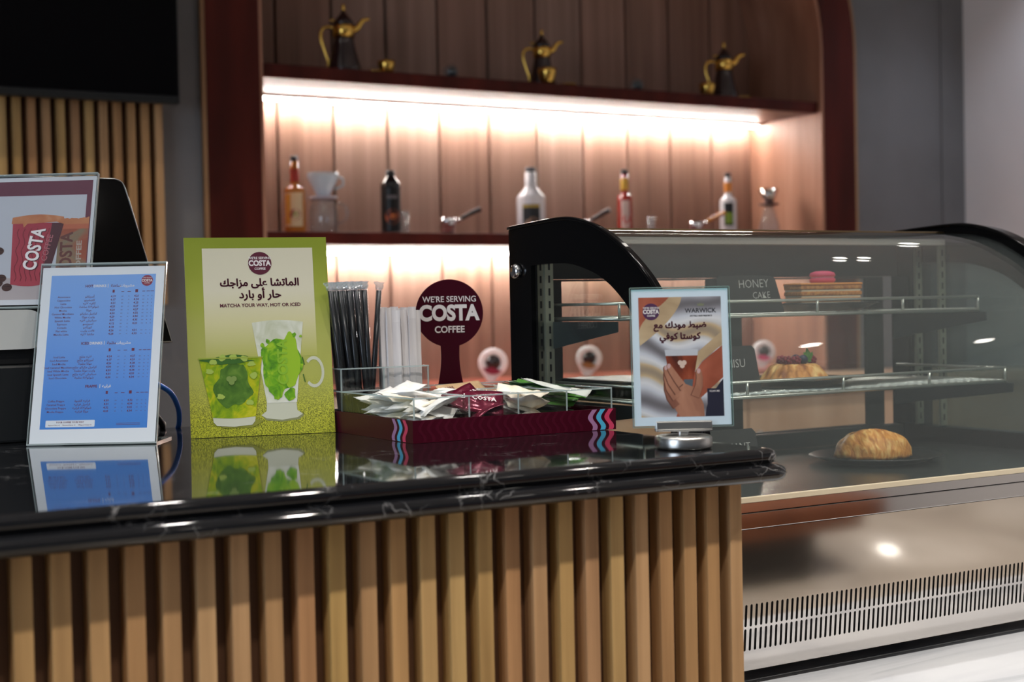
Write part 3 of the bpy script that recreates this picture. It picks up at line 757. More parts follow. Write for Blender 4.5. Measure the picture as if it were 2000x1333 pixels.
def menu_stand():
    t = thing('drinks_menu_stand', 'tilted clear acrylic stand holding the blue printed drinks price menu', 'menu', (.4505, 2.132, 1.0505), -.543, .32)
    w, h = .184, .273
    a = MB()
    a.box(0, w, -.0022, -.0002, 0, h, clear).box(0, w, .0012, .003, 0, h, clear)
    a.box(-.0008, 0, -.0022, .003, 0, h, clear_edge).box(w, w+.0008, -.0022, .003, 0, h, clear_edge).box(-.0008, w+.0008, -.0022, .003, h, h+.0022, clear_edge).box(-.0008, w+.0008, -.0024, .003, 0, .0022, clear_edge)
    a.build('acrylic_holder', t, False)
    c, q = cos(.32), sin(.32)
    MB().add([(x, y*c-(-y*q*0), z) for x, y, z in []], [], clear) if False else None
    f = MB(); M = RX(.32)
    f.box(0, w, 0, .085, -.0006, .0022, clear, M); f.box(0, w, .085, .0868, -.0006, .0022, clear_edge, M); f.box(w, w+.0008, 0, .0868, -.0006, .0022, clear_edge, M)
    f.build('acrylic_foot', t, False)
    p = MB().box(.002, w-.002, 0, .0008, .003, h-.004, mat('menu_paper', '#eef1f8', .5))
    Y = -.00004; e = .00003
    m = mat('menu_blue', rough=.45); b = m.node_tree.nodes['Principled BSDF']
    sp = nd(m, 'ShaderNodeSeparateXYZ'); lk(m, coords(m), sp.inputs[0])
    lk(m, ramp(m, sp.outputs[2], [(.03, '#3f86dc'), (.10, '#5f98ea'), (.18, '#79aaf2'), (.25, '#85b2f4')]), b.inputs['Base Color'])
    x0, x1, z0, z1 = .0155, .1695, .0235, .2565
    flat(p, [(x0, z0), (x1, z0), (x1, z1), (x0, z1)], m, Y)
    red = mat('menu_red_ink', '#6d2346', .6); wi = white_ink
    flat(p, circ(.157, .2465, .0085, 32), mat('menu_logo_ink', '#94304a', .5), Y-e)
    p.text('COSTA', .0054, wi, .157, .2448, Y-2*e, 'C', .04, 3, 0, .9)
    p.text("WE'RE SERVING", .0018, wi, .157, .2504, Y-2*e, 'C', .02, 2)
    p.text('COFFEE', .0022, wi, .157, .2418, Y-2*e, 'C', .02, 2)
    def head(z, en1, en2, a1, a2):
        p.text(en1, .0054, red, .078, z, Y-2*e, 'R', .03); p.text(en2, .0054, wi, .0787, z, Y-2*e, 'L', .03)
        if a1:
            flat(p, [(.0995, z-.001), (.1002, z-.001), (.1002, z+.005), (.0995, z+.005)], wi, Y-2*e)
            p.text(ar(a1), .0058, red, .104, z, Y-2*e, 'L', .02, 2); p.text(ar(a2), .0058, wi, .117, z, Y-2*e, 'L', .02, 2)
    XC = (.1085, .122, .1315, .1425, .153, .1595, .1655)
    def cols(z, cup=False):
        for x, wd, ht in zip(XC, (.003, .004, .005, .004, .004, .005, .005), (.0045, .002, .003, .0045, .002, .003, .003)):
            flat(p, [(x-wd/2, z), (x+wd/2, z), (x+wd/2, z+ht), (x-wd/2, z+ht)] if x in (XC[0], XC[3]) else [(x-wd/2, z+.001), (x+wd/2, z+.001), (x+wd/2, z+.0018), (x-wd/2, z+.0018)], red, Y-2*e)
    def rows(z, items, pr):
        for (en, a2), q in zip(items, pr):
            p.text(en, .0042, red, .036, z, Y-2*e, 'C', .012, 1); p.text(ar(a2), .0046, red, .074, z, Y-2*e, 'C', .01, 1)
            p.text(q[0], .0042, red, XC[0], z, Y-2*e, 'C', .03, 1); p.text('250', .0020, red, XC[1], z+.0005, Y-2*e, 'C', .01, 1); p.text('12', .0020, red, XC[2], z+.0005, Y-2*e, 'C', .01, 1)
            if q[1]:
                p.text(q[1], .0042, red, XC[3], z, Y-2*e, 'C', .03, 1)
                for x, s in zip(XC[4:], ('350', '18', 'D')): p.text(s, .0020, red, x, z+.0005, Y-2*e, 'C', .01, 1)
            z -= .00525
    head(.2375, 'HOT', 'DRINKS', 'ساخنة', 'مشروبات'); cols(.2285)
    rows(.2215, [('Americano', 'أمريكانو'), ('Cappuccino', 'كابتشينو'), ('Latte', 'كافيه لاتيه'), ('Hot Chocolate', 'شوكولاتة ساخنة'), ('Mocha', 'موكا'), ('Caramel Macchiato', 'كراميل مكياتو'), ('White Mocha', 'وايت موكا'), ('Spanish Latte', 'سبانيش لاتيه'), ('Espresso', 'اسبريسو'), ('Cortado', 'كورتادو'), ('Flat white', 'فلات وايت'), ('Matcha Latte', 'ماتشا لاتيه')],
         [('4.19', '4.21'), ('4.17', '4.24'), ('4.21', '4.25'), ('4.25', '4.27'), ('4.20', '4.27'), ('4.30', '4.32'), ('4.29', '4.34'), ('4.31', '4.35'), ('4.12', '4.20'), ('4.18', ''), ('4.26', '4.31'), ('4.28', '4.33')])
    head(.1495, 'ICED', 'DRINKS', 'مثلجة', 'مشروبات'); cols(.1385)
    rows(.1295, [('Iced Latte', 'لاتيه مثلج'), ('Iced Americano', 'أمريكانو مثلج'), ('Iced Mocha', 'موكا مثلجة'), ('Iced Caramel Macchiato', 'كراميل مكياتو مثلج'), ('Iced White Mocha', 'وايت موكا مثلجة'), ('Iced Spanish Latte', 'سبانيش لاتيه مثلج'), ('Iced Chocolate', 'شوكولاتة مثلجة')],
         [('4.24', '4.27'), ('4.17', '4.20'), ('4.26', '4.28'), ('4.30', '4.33'), ('4.30', '4.34'), ('4.31', '4.35'), ('4.30', '4.34')])
    p.text('FRAPPE', .0054, red, .094, .0845, Y-2*e, 'R', .03); flat(p, [(.0975, .0835), (.0982, .0835), (.0982, .0895), (.0975, .0895)], wi, Y-2*e); p.text(ar('فرابيه'), .0058, wi, .101, .0845, Y-2*e, 'L', .02)
    cols(.0745)
    rows(.0635, [('Coffee Frappe', 'فرابيه القهوة'), ('Caramel Frappe', 'كراميل فرابيه'), ('Chocolate Frappe', 'شوكولاتة فرابيه'), ('Mocha Frappe', 'موكا فرابيه')], [('4.30', '4.32'), ('4.31', '4.34'), ('4.32', '4.35'), ('4.33', '4.34')])
    flat(p, rrect(.0235, .094, .0265, .0365, .0012), mat('menu_box_ink', '#e9edf6', .5), Y-e)
    p.text('YOUR COFFEE YOUR WAY', .0033, red, .0585, .0325, Y-3*e, 'C', .03, 1)
    p.text('Espresso Shot +4      Flavoured Syrup +3      Whipped Cream +3', .0026, red, .0585, .0285, Y-3*e, 'C', .015, 1, 0, .9)
    for k in range(2): flat(p, [(.125, .0285+.002*k), (.159, .0285+.002*k), (.159, .0290+.002*k), (.125, .0290+.002*k)], red, Y-2*e)
    p.build('menu_sheet', t, False)
menu_stand()

def frame_sign():
    t = thing('photo_frame_sign', 'small glass sign on round silver base showing a hand holding an iced drink', 'sign', (1.1222, 1.4815, 1.0505), -.514)
    w, h, zb, ln = .127, .178, .0275, .097
    MB().lathe([(.034, 0), (.036, .001), (.0365, .003), (.0365, .013), (.035, .0155), (.032, .0163), (.0001, .0165)], steel_dull, 48, T((0, .004, 0))).build('round_base', t, False)
    s = MB().box(-.0065, .0065, -.001, .009, .0155, .030, steel_dull, bev=.002)
    s.box(-.036, .036, -.0050, -.0005, .0235, .035, steel_dull, bev=.0015).box(-.036, .036, .0062, .0105, .0235, .035, steel_dull, bev=.0015)
    s.box(-.036, .036, -.005, .0105, .0215, .0245, steel_dull, bev=.0008)
    s.build('clamp', t, False)
    M = T((-w/2, 0, zb)) @ RX(-ln)
    edge = glass('green_glass_edge', (.45, .85, .75, 1), 1.5, .1, .25)
    g = MB().box(0, w, .0, .002, 0, h, clear, M).box(0, w, .0032, .0052, 0, h, clear, M)
    for b in ((-.0007, 0, 0, h), (w, w+.0007, 0, h), (0, w, -.0007, 0), (0, w, h, h+.0007)): g.box(b[0], b[1], 0, .0052, b[2], b[3], edge, M)
    g.build('glass_plates', t, False)
    p = MB(); Y = .00305; e = .00003
    P = MB(); P.box(.0015, w-.0015, .00215+.0009, .0031, .0015, h-.0015, mat('sign_paper', '#d4e4f4', .45))
    Y = .00300
    # swirled satin picture
    m = mat('satin_swirl', rough=.45); b = m.node_tree.nodes['Principled BSDF']
    n = nd(m, 'ShaderNodeTexWave', wave_type='BANDS', bands_direction='DIAGONAL'); n.inputs['Scale'].default_value = 2.7; n.inputs['Distortion'].default_value = 5.5; n.inputs['Detail'].default_value = 1.0; n.inputs['Detail Scale'].default_value = 1.2; n.inputs['Phase Offset'].default_value = 2.2
    lk(m, coords(m, (3.0, 3, 2.2), (0, .5, 0)), n.inputs['Vector'])
    lk(m, ramp(m, n.outputs['Fac'], [(.0, '#6e6a70'), (.18, '#a4a3ad'), (.38, '#c9ccd8'), (.62, '#dcdce2'), (.80, '#c8c6c8'), (.91, '#c4ab88'), (1, '#9a8a78')]), b.inputs['Base Color'])
    x0, x1, z0, z1 = .0105, .1165, .0125, .166
    flat(P, [(x0, z0), (x1, z0), (x1, z1), (x0, z1)], m, Y)
    def sweep(pts, m, k): flat(P, pts, m, Y-e*k)
    orange = inkmix('orange_satin', [(.3, '#8e4630'), (.55, '#b0614a'), (.75, '#c98563')], (14, 14, 14))
    tan = inkmix('tan_satin', [(.3, '#a78e70'), (.55, '#c4ab8a'), (.75, '#d6c3a4')], (14, 14, 14))
    arc1 = [(x0, z1), (.050, z1)]+[(.050-.0395*sin(i/10*pi/2)**1.2-.0, z1-.046*(i/10)) for i in range(1, 11)]
    tanb = [(.050, z1), (.066, z1)]+[(.066-.055*(i/12)**1.6, z1-.062*(i/12)) for i in range(1, 13)]+[(x0, z1-.046)]+[(.050-.0395*sin((10-i)/10*pi/2)**1.2, z1-.046*((10-i)/10)) for i in range(0, 10)]
    sweep(tanb, tan, 1); sweep(arc1, orange, 2)
    sweep([(x1, .103), (x1, .062), (.083, .0125+.02), (.066, .0125), (.055, .0125), (.07, .055), (.09, .082)], orange, 1)
    sweep([(x1, .121), (x1, .104), (.09, .083), (.07, .056), (.066, .066), (.085, .095)], tan, 2)
    navy = mat('navy_ink', '#1d1c33', .5)
    sweep([(x1, z0), (x1, .060), (.112, .055), (.101, .040), (.094, .024), (.092, z0)], navy, 3)
    sweep([(.0955, z0+.012), (.1145, z0+.012), (.1145, .048), (.0955, .048)], navy, 4)
    P.text('SCAN ME', .0031, white_ink, .105, .0435, Y-5*e, 'C', .01, 2)
    roundel(P, .0265, .1475, .0108, Y-5*e, mat('logo_violet_ink', '#4b2450', .5))
    gr = mat('hotel_ink', '#2b2b33', .5)
    P.text('WARWICK', .0080, gr, .0900, .1455, Y-5*e, 'C', .022, 3, 0, 1.0)
    P.text('HOTELS AND RESORTS', .0026, gr, .0905, .1405, Y-5*e, 'C', .03, 2, 0, 1.05)
    gk = mat('crown_ink', '#7c8068', .5)
    sweep([(.0868, .1540), (.0942, .1540), (.0950, .1580), (.0930, .1560), (.0917, .1585), (.0905, .1560), (.0893, .1585), (.088, .1560), (.086, .1580)], gk, 5)
    P.bold(ar('ضبط مودك مع'), .0112, maroon_ink, .063, .1265, Y-5*e, .00042)
    P.bold(ar('كوستا كوفي'), .0112, maroon_ink, .063, .1120, Y-5*e, .00042)
    # cup
    sweep([(.0425, .0985), (.0855, .0985), (.0845, .090), (.0435, .090)], mat('foam_ink', '#c3c7d2', .4), 4)
    sweep([(.0435, .0905), (.0845, .0905), (.0745, .038), (.0525, .038)], inkmix('iced_coffee_ink', [(.3, '#4d1f14'), (.5, '#8a3d24'), (.7, '#a9583c')], (22, 22, 16)), 5)
    for dx, dz in ((-.0026, 0), (.0026, 0), (0, -.0040)): sweep(circ(.0645+dx, .0815+dz, .0031, 18), mat('bean_mark_ink', '#d8c0b4', .4), 6+dx*100)
    sweep([(.066, .060), (.078, .060), (.076, .046), (.066, .044)], mat('cup_shadow_ink', '#56606b', .5), 6)
    # hand: wrist, palm, four bent fingers, thumb
    sk = inkmix('skin_ink', [(.3, '#8c5a48'), (.55, '#b58068'), (.75, '#cfa089')], (18, 18, 14)); sk2 = inkmix('skin_shadow_ink', [(.3, '#7a4a3c'), (.7, '#a46f5a')], (18, 18, 14)); nail = mat('nail_ink', '#c9a6a8', .35); sk_d = mat('skin_line_ink', '#6e4334', .5)
    def finger(pts, r, k, m=sk):
        L = []; R = []
        for i, (x, z) in enumerate(pts):
            a = pts[max(i-1, 0)]; b = pts[min(i+1, len(pts)-1)]; d = Vector((b[0]-a[0], b[1]-a[1])).normalized(); rr = r*(1-.35*i/(len(pts)-1))
            L.append((x-d[1]*rr, z+d[0]*rr)); R.append((x+d[1]*rr, z-d[0]*rr))
        if m is not sk_d: finger([(x-.0006, z-.0006) for x, z in pts], r*1.16, k-.22, sk_d)
        ex, ez = pts[-1]; a0 = math.atan2(L[-1][1]-ez, L[-1][0]-ex); rr = r*.65
        tip = [(ex+rr*cos(a0-pi*i/6), ez+rr*sin(a0-pi*i/6)) for i in range(1, 6)]
        sweep(L+tip+R[::-1], m, k)
        sweep(circ(ex+.0003, ez+.0010, rr*.55, 12, rr*.85), nail, k+.4)
    sweep([(.060, z0), (.0915, z0), (.0905, .028), (.086, .040), (.079, .050), (.066, .055), (.052, .046), (.050, .034), (.054, .022)], sk, 7)
    finger([(.056, .026), (.048, .037), (.0445, .048), (.0440, .056)], .0046, 7.5, sk2)
    finger([(.056, .036), (.0475, .049), (.0445, .062), (.0440, .068)], .0050, 8)
    finger([(.059, .044), (.0505, .056), (.0455, .068), (.0440, .075)], .0050, 8.5)
    finger([(.066, .049), (.058, .060), (.051, .071), (.0475, .077)], .0050, 9)
    finger([(.080, .038), (.0855, .052), (.0865, .062), (.0855, .070)], .0052, 8)
    sweep([(.0595, .0505), (.0645, .0545), (.0652, .0535), (.0602, .0495)], mat('ring_ink', '#5a3a30', .3), 10)
    q = MB(); q.add(P.v, P.f, clear, M); q.mats = P.mats; q.m = P.m; q.sm = P.sm
    q.build('printed_sheet', t, False)
frame_sign()

def pos_group():
    t = thing('cash_register_terminal', 'black cash register terminal with white lower body behind the menu', 'cash register', (.36, 2.24, 1.05))
    MB().box(.02, .60, 2.205, 2.30, 1.0502, 1.164, charcoal, bev=.004).build('drawer_box', t)
    MB().box(.06, .56, 2.22, 2.29, 1.164, 1.187, black_matte, bev=.002).build('neck', t)
    M = T((.30, 2.168, 1.190)) @ XZ
    b = MB().fill([rrect(-.26, .200, 0, .058, .0285, 8)], .06, white_paint, T((.30, 2.236, 1.187)) @ XZ)
    b.build('white_body', t)
    # screen leaning back behind the poster
    Ms = T((.40, 2.300, 1.190)) @ RX(-.17)
    L = [(.0, 0), (.317, 0)]+smoothpts([(.262, .245), (.256, .262), (.244, .268)], 4)+[(.0, .268)]
    MB().fill([L], .016, black_gloss, Ms @ T((0, .010, 0)) @ XZ).build('screen', t)
    k = MB(); k.tube([(x, .0015, z) for x, z in L]+[(L[0][0], .0015, L[0][1])], .0012, steel_dull, 6, Ms); k.build('screen_edge', t)
    MB().box(.30, .50, 2.256, 2.298, 1.19, 1.262, black_matte, bev=.004).build('screen_support', t)
pos_group()
def pos_poster():
    w, h = .297, .21
    a, ln = -.60, .29
    BR = Vector((.551, 2.170, 1.2485)); x = BR.x-w*cos(a); y = BR.y-w*sin(a)
    t = thing('coffee_poster_stand', 'landscape acrylic poster of red and brown coffee cups on the cash register', 'sign', (x, y, BR.z), a, ln)
    g = MB().box(0, w, -.0024, -.0004, 0, h, clear).box(0, w, .0012, .0032, 0, h, clear)
    for q in ((-.001, 0, 0, h), (w, w+.001, 0, h), (0, w, -.001, .0008), (0, w, h-.0008, h+.001)): g.box(q[0], q[1], -.0024, .0032, q[2], q[3], clear_edge)
    g.build('acrylic_holder', t, False)
    p = MB().box(.002, w-.002, .0, .001, .004, h-.004, mat('poster_paper', '#dcdde4', .5))
    Y = -.00005; e = .00003
    def F(pts, m, k): flat(p, pts, m, Y-e*k)
    mar = mat('poster_maroon', '#6d3247', .5)
    F([(.006, .1765), (.290, .1765), (.290, .1995), (.006, .1995)], mar, 1)
    F([(.282, .012), (.290, .012), (.290, .177), (.282, .177)], mar, 1)
    F([(.006, .012), (.282, .012), (.282, .1765), (.006, .1765)], mat('poster_grey', '#c9cbd6', .5), 0)
    F([(.006, .012), (.290, .012), (.290, .042), (.006, .052)], mat('poster_table', '#bfb2b4', .5), 1)
    mx_ = lambda x: .171+(x-.127)*.92
    mz_ = lambda z: .036+(z-.034)*1.10
    def F(pts, m, k): flat(p, [(min(mx_(x), .2885), mz_(z)) for x, z in pts], m, Y-e*k)
    def TX(s, size, m, x, z, y, al, b_, r_, rot, ln_):
        v, f, q0, q1 = text_mesh(s, b_, r_)
        p.text(s, size, m, mx_(x), mz_(z), y, al, b_, r_, rot, ln_/((q1-q0)*size))
    red = inkmix('cup_red_ink', [(.3, '#8f2537'), (.55, '#b03a4b'), (.75, '#bd4a58')], (10, 10, 4)); cof = inkmix('crema_ink', [(.3, '#b0603c'), (.6, '#cd8459'), (.8, '#dca27c')], (26, 26, 26)); dk = mat('cup_dark_ink', '#55262f', .5)
    cx = .178
    # brown cup behind
    bro = inkmix('brown_cup_ink', [(.3, '#8d4632'), (.5, '#a7563d'), (.65, '#8a7a62'), (.8, '#b5674a')], (16, 16, 12), dist=2)
    F([(.205, .040), (.268, .040), (.2775, .124), (.205, .124)], bro, 2)
    F([(.203, .112), (.2775, .112), (.278, .119), (.203, .119)], mat('cup_band_ink', '#c0694b', .5), 3)
    for k in range(5): F(blob(.215+.014*k, .1225, .010, .006, k, .2, 20), cof, 2.4+.1*k)
    TX('COSTA', .026, mat('ghost_ink', '#6b3a35', .5), .231, .040, Y-e*4, 'L', .03, 3, pi/2+.03, .075)
    TX('COFFEE', .011, mat('ghost_ink2', '#b9a79b', .5), .2466, .045, Y-e*4, 'L', .03, 2, pi/2+.03, .055)
    F(circ(.2715, .086, .0125, 28), mat('seal_ink', '#c9a04c', .4), 5); F(circ(.2715, .086, .0095, 28), mat('seal_ink2', '#a8603f', .4), 6)
    # red cup in front
    F([(.132, .034)]+[(.132+.060*i/8, .034-.003*sin(pi*i/8)) for i in range(1, 8)]+[(.192, .036), (.213, .121), (.127, .123)], red, 7)
    F([(.182, .0335), (.192, .036), (.213, .121), (.193, .121)], dk, 8)
    for k in range(6):
        A = [(.1385+.0085*k+.0025*sin(i/14*6*pi+k*.4)+.006*i/14*(k/5), .038+.076*i/14) for i in range(15)]
        w2 = .0006; vs = [(mx_(x)-w2, Y-e*9, mz_(z)) for x, z in A]+[(mx_(x)+w2, Y-e*9, mz_(z)) for x, z in A]
        p.add(vs, [(i, i+15, i+16, i+1) for i in range(14)], mat('cup_wave_ink', '#7a2030', .5))
    F([(.125, .121)]+[(.126+.086*i/10, .130+.004*sin(pi*i/10)) for i in range(11)]+[(.214, .119), (.200, .123), (.165, .121), (.152, .121), (.146, .115), (.144, .121)], cof, 10)
    TX('COSTA', .029, mat('cup_letter_shadow', '#4a1524', .5), .1725, .052, Y-e*11, 'L', .03, 3, pi/2-.16, .067)
    TX('COSTA', .029, white_ink, .1710, .053, Y-e*12, 'L', .03, 3, pi/2-.16, .067)
    TX('COFFEE', .0125, mat('cup_sub_ink', '#b06a72', .5), .1885, .066, Y-e*12, 'L', .015, 2, pi/2-.18, .042)
    for k, (x, z) in enumerate(((.127, .030), (.111, .036), (.116, .043), (.108, .082), (.09, .034))):
        F(circ(x, z, .0085, 24, .0056), mat('bean_ink', '#4a2a22', .4), 11+k*.2); F([(x-.007, z+.0006), (x+.007, z+.0010), (x+.007, z+.0018), (x-.007, z+.0014)], mat('bean_line_ink', '#2a1612', .5), 12+k*.2)
    p.text('Serving suggestion', .005, mat('small_print', '#5a4a50', .5), .118, .0155, Y-e*3, 'R', 0, 2)
    p.build('poster_sheet', t, False)
pos_poster()
tag(MB().tube(smoothpts([(.655, 2.20, 1.130), (.690, 2.232, 1.112), (.712, 2.262, 1.085), (.722, 2.290, 1.058), (.724, 2.3165, 1.035), (.722, 2.3185, .98), (.72, 2.3175, .80)], 8), .0042, mat('blue_cable', '#2f7df0', .35), 12).build('blue_cable'), 'bright blue network cable curving over the rear edge of the counter', 'cable')
tag(MB().tube(smoothpts([(.640, 2.23, 1.115), (.672, 2.262, 1.080), (.695, 2.292, 1.056), (.702, 2.3165, 1.035), (.70, 2.318, .82)], 8), .0050, black_matte, 10).build('black_cable'), 'black power cable dropping behind the counter beside the blue cable', 'cable')

# ------------------------------------------------------------------ condiment holder
BX0, BX1, BY0, BY1, BZ = .886, 1.222, 1.778, 2.082, 1.0502
def holder():
    t = thing('condiment_holder', 'maroon card tray with clear acrylic compartments for sugar, straws and stirrers', 'condiment holder', (1.054, 1.913, 1.0502))
    b = MB(); hz = BZ+.0315; th = .0025
    for q in ((BX0, BX1, BY0, BY0+th), (BX0, BX1, BY1-th, BY1), (BX0, BX0+th, BY0+th, BY1-th), (BX1-th, BX1, BY0+th, BY1-th)): b.box(q[0], q[1], q[2], q[3], BZ, hz, maroon)
    b.box(BX0+th, BX1-th, BY0+th, BY1-th, BZ, BZ+.003, maroon)
    tone = mat('maroon_tonal_print', '#480a20', .4, spec=.2)
    def wave(mb, u0, z0, z1, wd, m, face, amp=.0042):
        n = 18; L = [(u0+amp*sin(2*pi*(i/n)*1.05+.6), z0+(z1-z0)*i/n) for i in range(n+1)]
        vs = []
        for s_ in (0, wd):
            for u, z in L: vs.append((BX0+u, BY0-.0003, z) if face == 'f' else (BX0-.0003, BY0+u, z))
        mb.add(vs, [(i, i+n+1, i+n+2, i+1) if face != 'l' else (i, i+1, i+n+2, i+n+1) for i in range(n)] if not s_ else [], m)
        mb.add([(v[0], v[1], v[2]) if k <= n else ((v[0]+wd, v[1], v[2]) if face == 'f' else (v[0], v[1]+wd, v[2])) for k, v in enumerate(vs)], [(i, i+n+1, i+n+2, i+1) for i in range(n)], m)
    cols = (mat('stripe_mauve', '#a77aa6', .4), mat('stripe_sky', '#4fb2dc', .4), mat('stripe_pink', '#cf3f66', .4))
    for k in range(3):
        wave(b, .2905+.0145*k, BZ+.0006, hz-.0006, .0085, cols[k], 'f')
        wave(b, .052-.0168*k, BZ+.0006, hz-.0006, .0095, cols[k], 'l')
    for k in range(20): wave(b, .012+.0135*k, BZ+.0006, hz-.0006, .0050, tone, 'f')
    b.build('tray', t)
    a = MB(); z0 = BZ+.0035; zt = BZ+.062; tz = BZ+.096; d = .0013
    X0, X1, Y0, Y1 = BX0+.0045, BX1-.0045, BY0+.0045, BY1-.0045
    def wallx(x, y0, y1, top):   # sheet standing along y
        a.box(x-d, x+d, y0, y1, z0, top-.002, clear); a.box(x-d, x+d, y0, y1, top-.002, top, clear_edge)
        a.box(x-d, x+d, y0-.0004, y0, z0, top, clear_edge)
    def wally(y, x0, x1, top):
        a.box(x0, x1, y-d, y+d, z0, top-.002, clear); a.box(x0, x1, y-d, y+d, top-.002, top, clear_edge)
    wally(Y0, X0, X1, zt); wally(Y1, X0, X1, zt); wally(1.925, X0, X1, zt); wally(2.028, X0, 1.043, zt)
    wallx(X0, Y0, Y1, zt); wallx(X1, Y0, Y1, zt)
    for x in (.977, 1.057, 1.139): wallx(x, Y0, 1.925 if x < 1.1 else Y1, zt)
    a.build('acrylic_dividers', t)
    a = MB()
    wally(2.032, X0+.002, 1.043, tz); wally(Y1-.004, X0+.002, 1.043, tz); wallx(X0+.003, 2.032, Y1-.004, tz); wallx(1.0415, 2.032, Y1-.004, tz); wallx(.965, 2.032, Y1-.004, tz)
    a.build('tall_straw_bin', t)
holder()
def lollipop():
    t = thing('serving_coffee_sign', "round maroon lollipop sign reading WE'RE SERVING COSTA COFFEE behind the condiment holder", 'sign', (1.1215, 2.107, 1.0502), -.40)
    cz = .176; r = .0555
    stem = smoothpts([(.0155, cz-.052), (.0150, cz-.075), (.0175, cz-.10), (.024, cz-.13), (.034, cz-.155), (.040, 0)], 4)
    a0 = math.asin(.0155/r)
    out = [(x, z) for x, z in stem][::-1]+arc(0, cz, r, -pi/2+a0, 1.5*pi-a0, 60)+[(-x, z) for x, z in stem]
    b = MB().fill([out], .003, maroon, XZ)
    Y = -.0018
    b.text("WE'RE SERVING", .0135, white_ink, 0, cz+.0185, Y, 'C', .012, 4, 0, .93)
    b.text('COSTA', .0345, white_ink, 0, cz-.011, Y, 'C', .045, 6, 0, .87)
    b.text('COFFEE', .0150, white_ink, 0, cz-.0315, Y, 'C', .025, 4, 0, .95)
    b.build('sign_board', t, False)
    MB().box(-.04, .04, .0018, .05, 0, .003, maroon).build('foot', t, False)
lollipop()

# paper sachets, stirrers and straws: one of each kind, then copies
def pillow(name, w, l, th, m, seed, crimp=True):
    rnd = random.Random(seed); A, B = 12, 9; vs = []; fs = []
    cr = [rnd.uniform(-1, 1) for _ in range(8)]
    for sgn in (1, -1):
        for i in range(A+1):
            for j in range(B+1):
                u = i/A*2-1; v = j/B*2-1
                bulge = max(0, (1-u**4))*max(0, 1-abs(v)**2.2)
                if crimp and abs(u) > .84: bulge *= .1
                wr = .0011*sin(7*u+cr[0]*3+3*v)*(1-v*v)+.0011*sin(5*v+9*u*cr[1]+cr[2])+.0014*cr[3]*u*v
                bend = .005*cr[4]*u*u+.003*cr[5]*v*v+.004*cr[6]*u*v
                vs.append((u*l/2*(1-.05*bulge), v*w/2*(1-.10*bulge), sgn*(th/2*bulge+.0002)+wr*(1 if bulge > .02 else .4)+bend))
    n = (A+1)*(B+1)
    for s in (0, 1):
        for i in range(A):
            for j in range(B):
                q = [s*n+i*(B+1)+j, s*n+(i+1)*(B+1)+j, s*n+(i+1)*(B+1)+j+1, s*n+i*(B+1)+j+1]
                fs.append(q if s == 0 else q[::-1])
    for i in range(A):
        for j0 in (0, B):
            a, b = i*(B+1)+j0, (i+1)*(B+1)+j0; q = [a, a+n, b+n, b]; fs.append(q if j0 == 0 else q[::-1])
    for j in range(B):
        for i0 in (0, A):
            a, b = i0*(B+1)+j, i0*(B+1)+j+1; q = [a, b, b+n, a+n]; fs.append(q if i0 == 0 else q[::-1])
    return MB().add(vs, fs, m, smooth=True)
sugar_paper = inkmix('sugar_paper', [(.3, '#e9e5dc'), (.5, '#f6f5f3'), (.7, '#fafafa')], (40, 40, 40), .6)
cream_paper = inkmix('cream_paper', [(.3, '#e6d3b2'), (.55, '#f5eee0'), (.75, '#faf7f1')], (26, 26, 26), .6)
foil = mat('maroon_foil', '#6a1230', .22, .35)
kraft = inkmix('kraft_paper', [(.3, '#b3926a'), (.7, '#cdb08a')], (30, 30, 30), .8)
def sachet(name, m, w, l, th, seed, printed):
    mb = pillow(name, w, l, th, m, seed)
    return mb
def scatter(name, kinds, label, cat, group, x0, x1, y0, y1, z0, z1, n, flatness=.35, ang=None):
    protos = []
    for i in range(n):
        k = kinds[i % len(kinds)]
        if len(protos) < len(kinds):
            o = k.build(name); protos.append(o); tag(o, label, cat, group)
        else:
            o = protos[i % len(kinds)].copy(); COL.objects.link(o); o['label'] = label
        f = i/max(1, n-1)
        o.location = (random.uniform(x0, x1), y1-(y1-y0)*((i*.618) % 1), z0+(z1-z0)*f)
        o.rotation_euler = (random.uniform(-flatness, flatness), random.uniform(-flatness, flatness), (random.uniform(-.9, .9) if ang is None else ang+random.uniform(-.25, .25)))
def printed(mb, body, m, size, z, dx=0, dy=0):
    v, f, a, b = text_mesh(body, .02, 1)
    return mb.add([(dx+(p[0]-(a+b)/2)*size, dy+p[1]*size, z) for p in v], f, m)
ink = mat('sachet_ink', '#2c2a30', .6)
k1 = [printed(pillow('s', .046, .066, .008, sugar_paper, s), 'SUGAR', ink, .007, .0058, 0, -.008) if s == 1 else pillow('s', .046, .066, .008, sugar_paper if s != 3 else cream_paper, s) for s in range(1, 5)]
scatter('sugar_sachet', k1, 'white paper sugar sachet heaped in the left corner compartment of the condiment holder', 'sugar sachet', 'sugar sachets in the left corner compartment', .930, .944, 1.845, 1.990, 1.066, 1.114, 18, .26, .1)
k2 = [pillow('s', .042, .062, .008, cream_paper if s % 2 else sugar_paper, s+10) for s in range(3)]
scatter('sugar_sachet', k2, 'cream paper sugar sachet at the front of the corner compartment, left of the maroon sachets', 'sugar sachet', 'cream sugar sachets beside the maroon ones', .934, .946, 1.806, 1.85, 1.064, 1.101, 9, .4)
k3 = [printed(pillow('s', .046, .060, .009, foil, s+20), 'COSTA', white_ink, .011, .0068, 0, -.002) for s in range(2)]
scatter('foil_sachet', k3, 'shiny maroon sachet with white lettering in the second compartment from the left', 'sachet', 'maroon sachets', 1.011, 1.024, 1.812, 1.86, 1.064, 1.100, 6, .5)
top = [o for o in COL.objects if o.name.startswith('foil_sachet')]
top[4].location = (1.022, 1.822, 1.098); top[4].rotation_euler = (.75, .15, -.35)
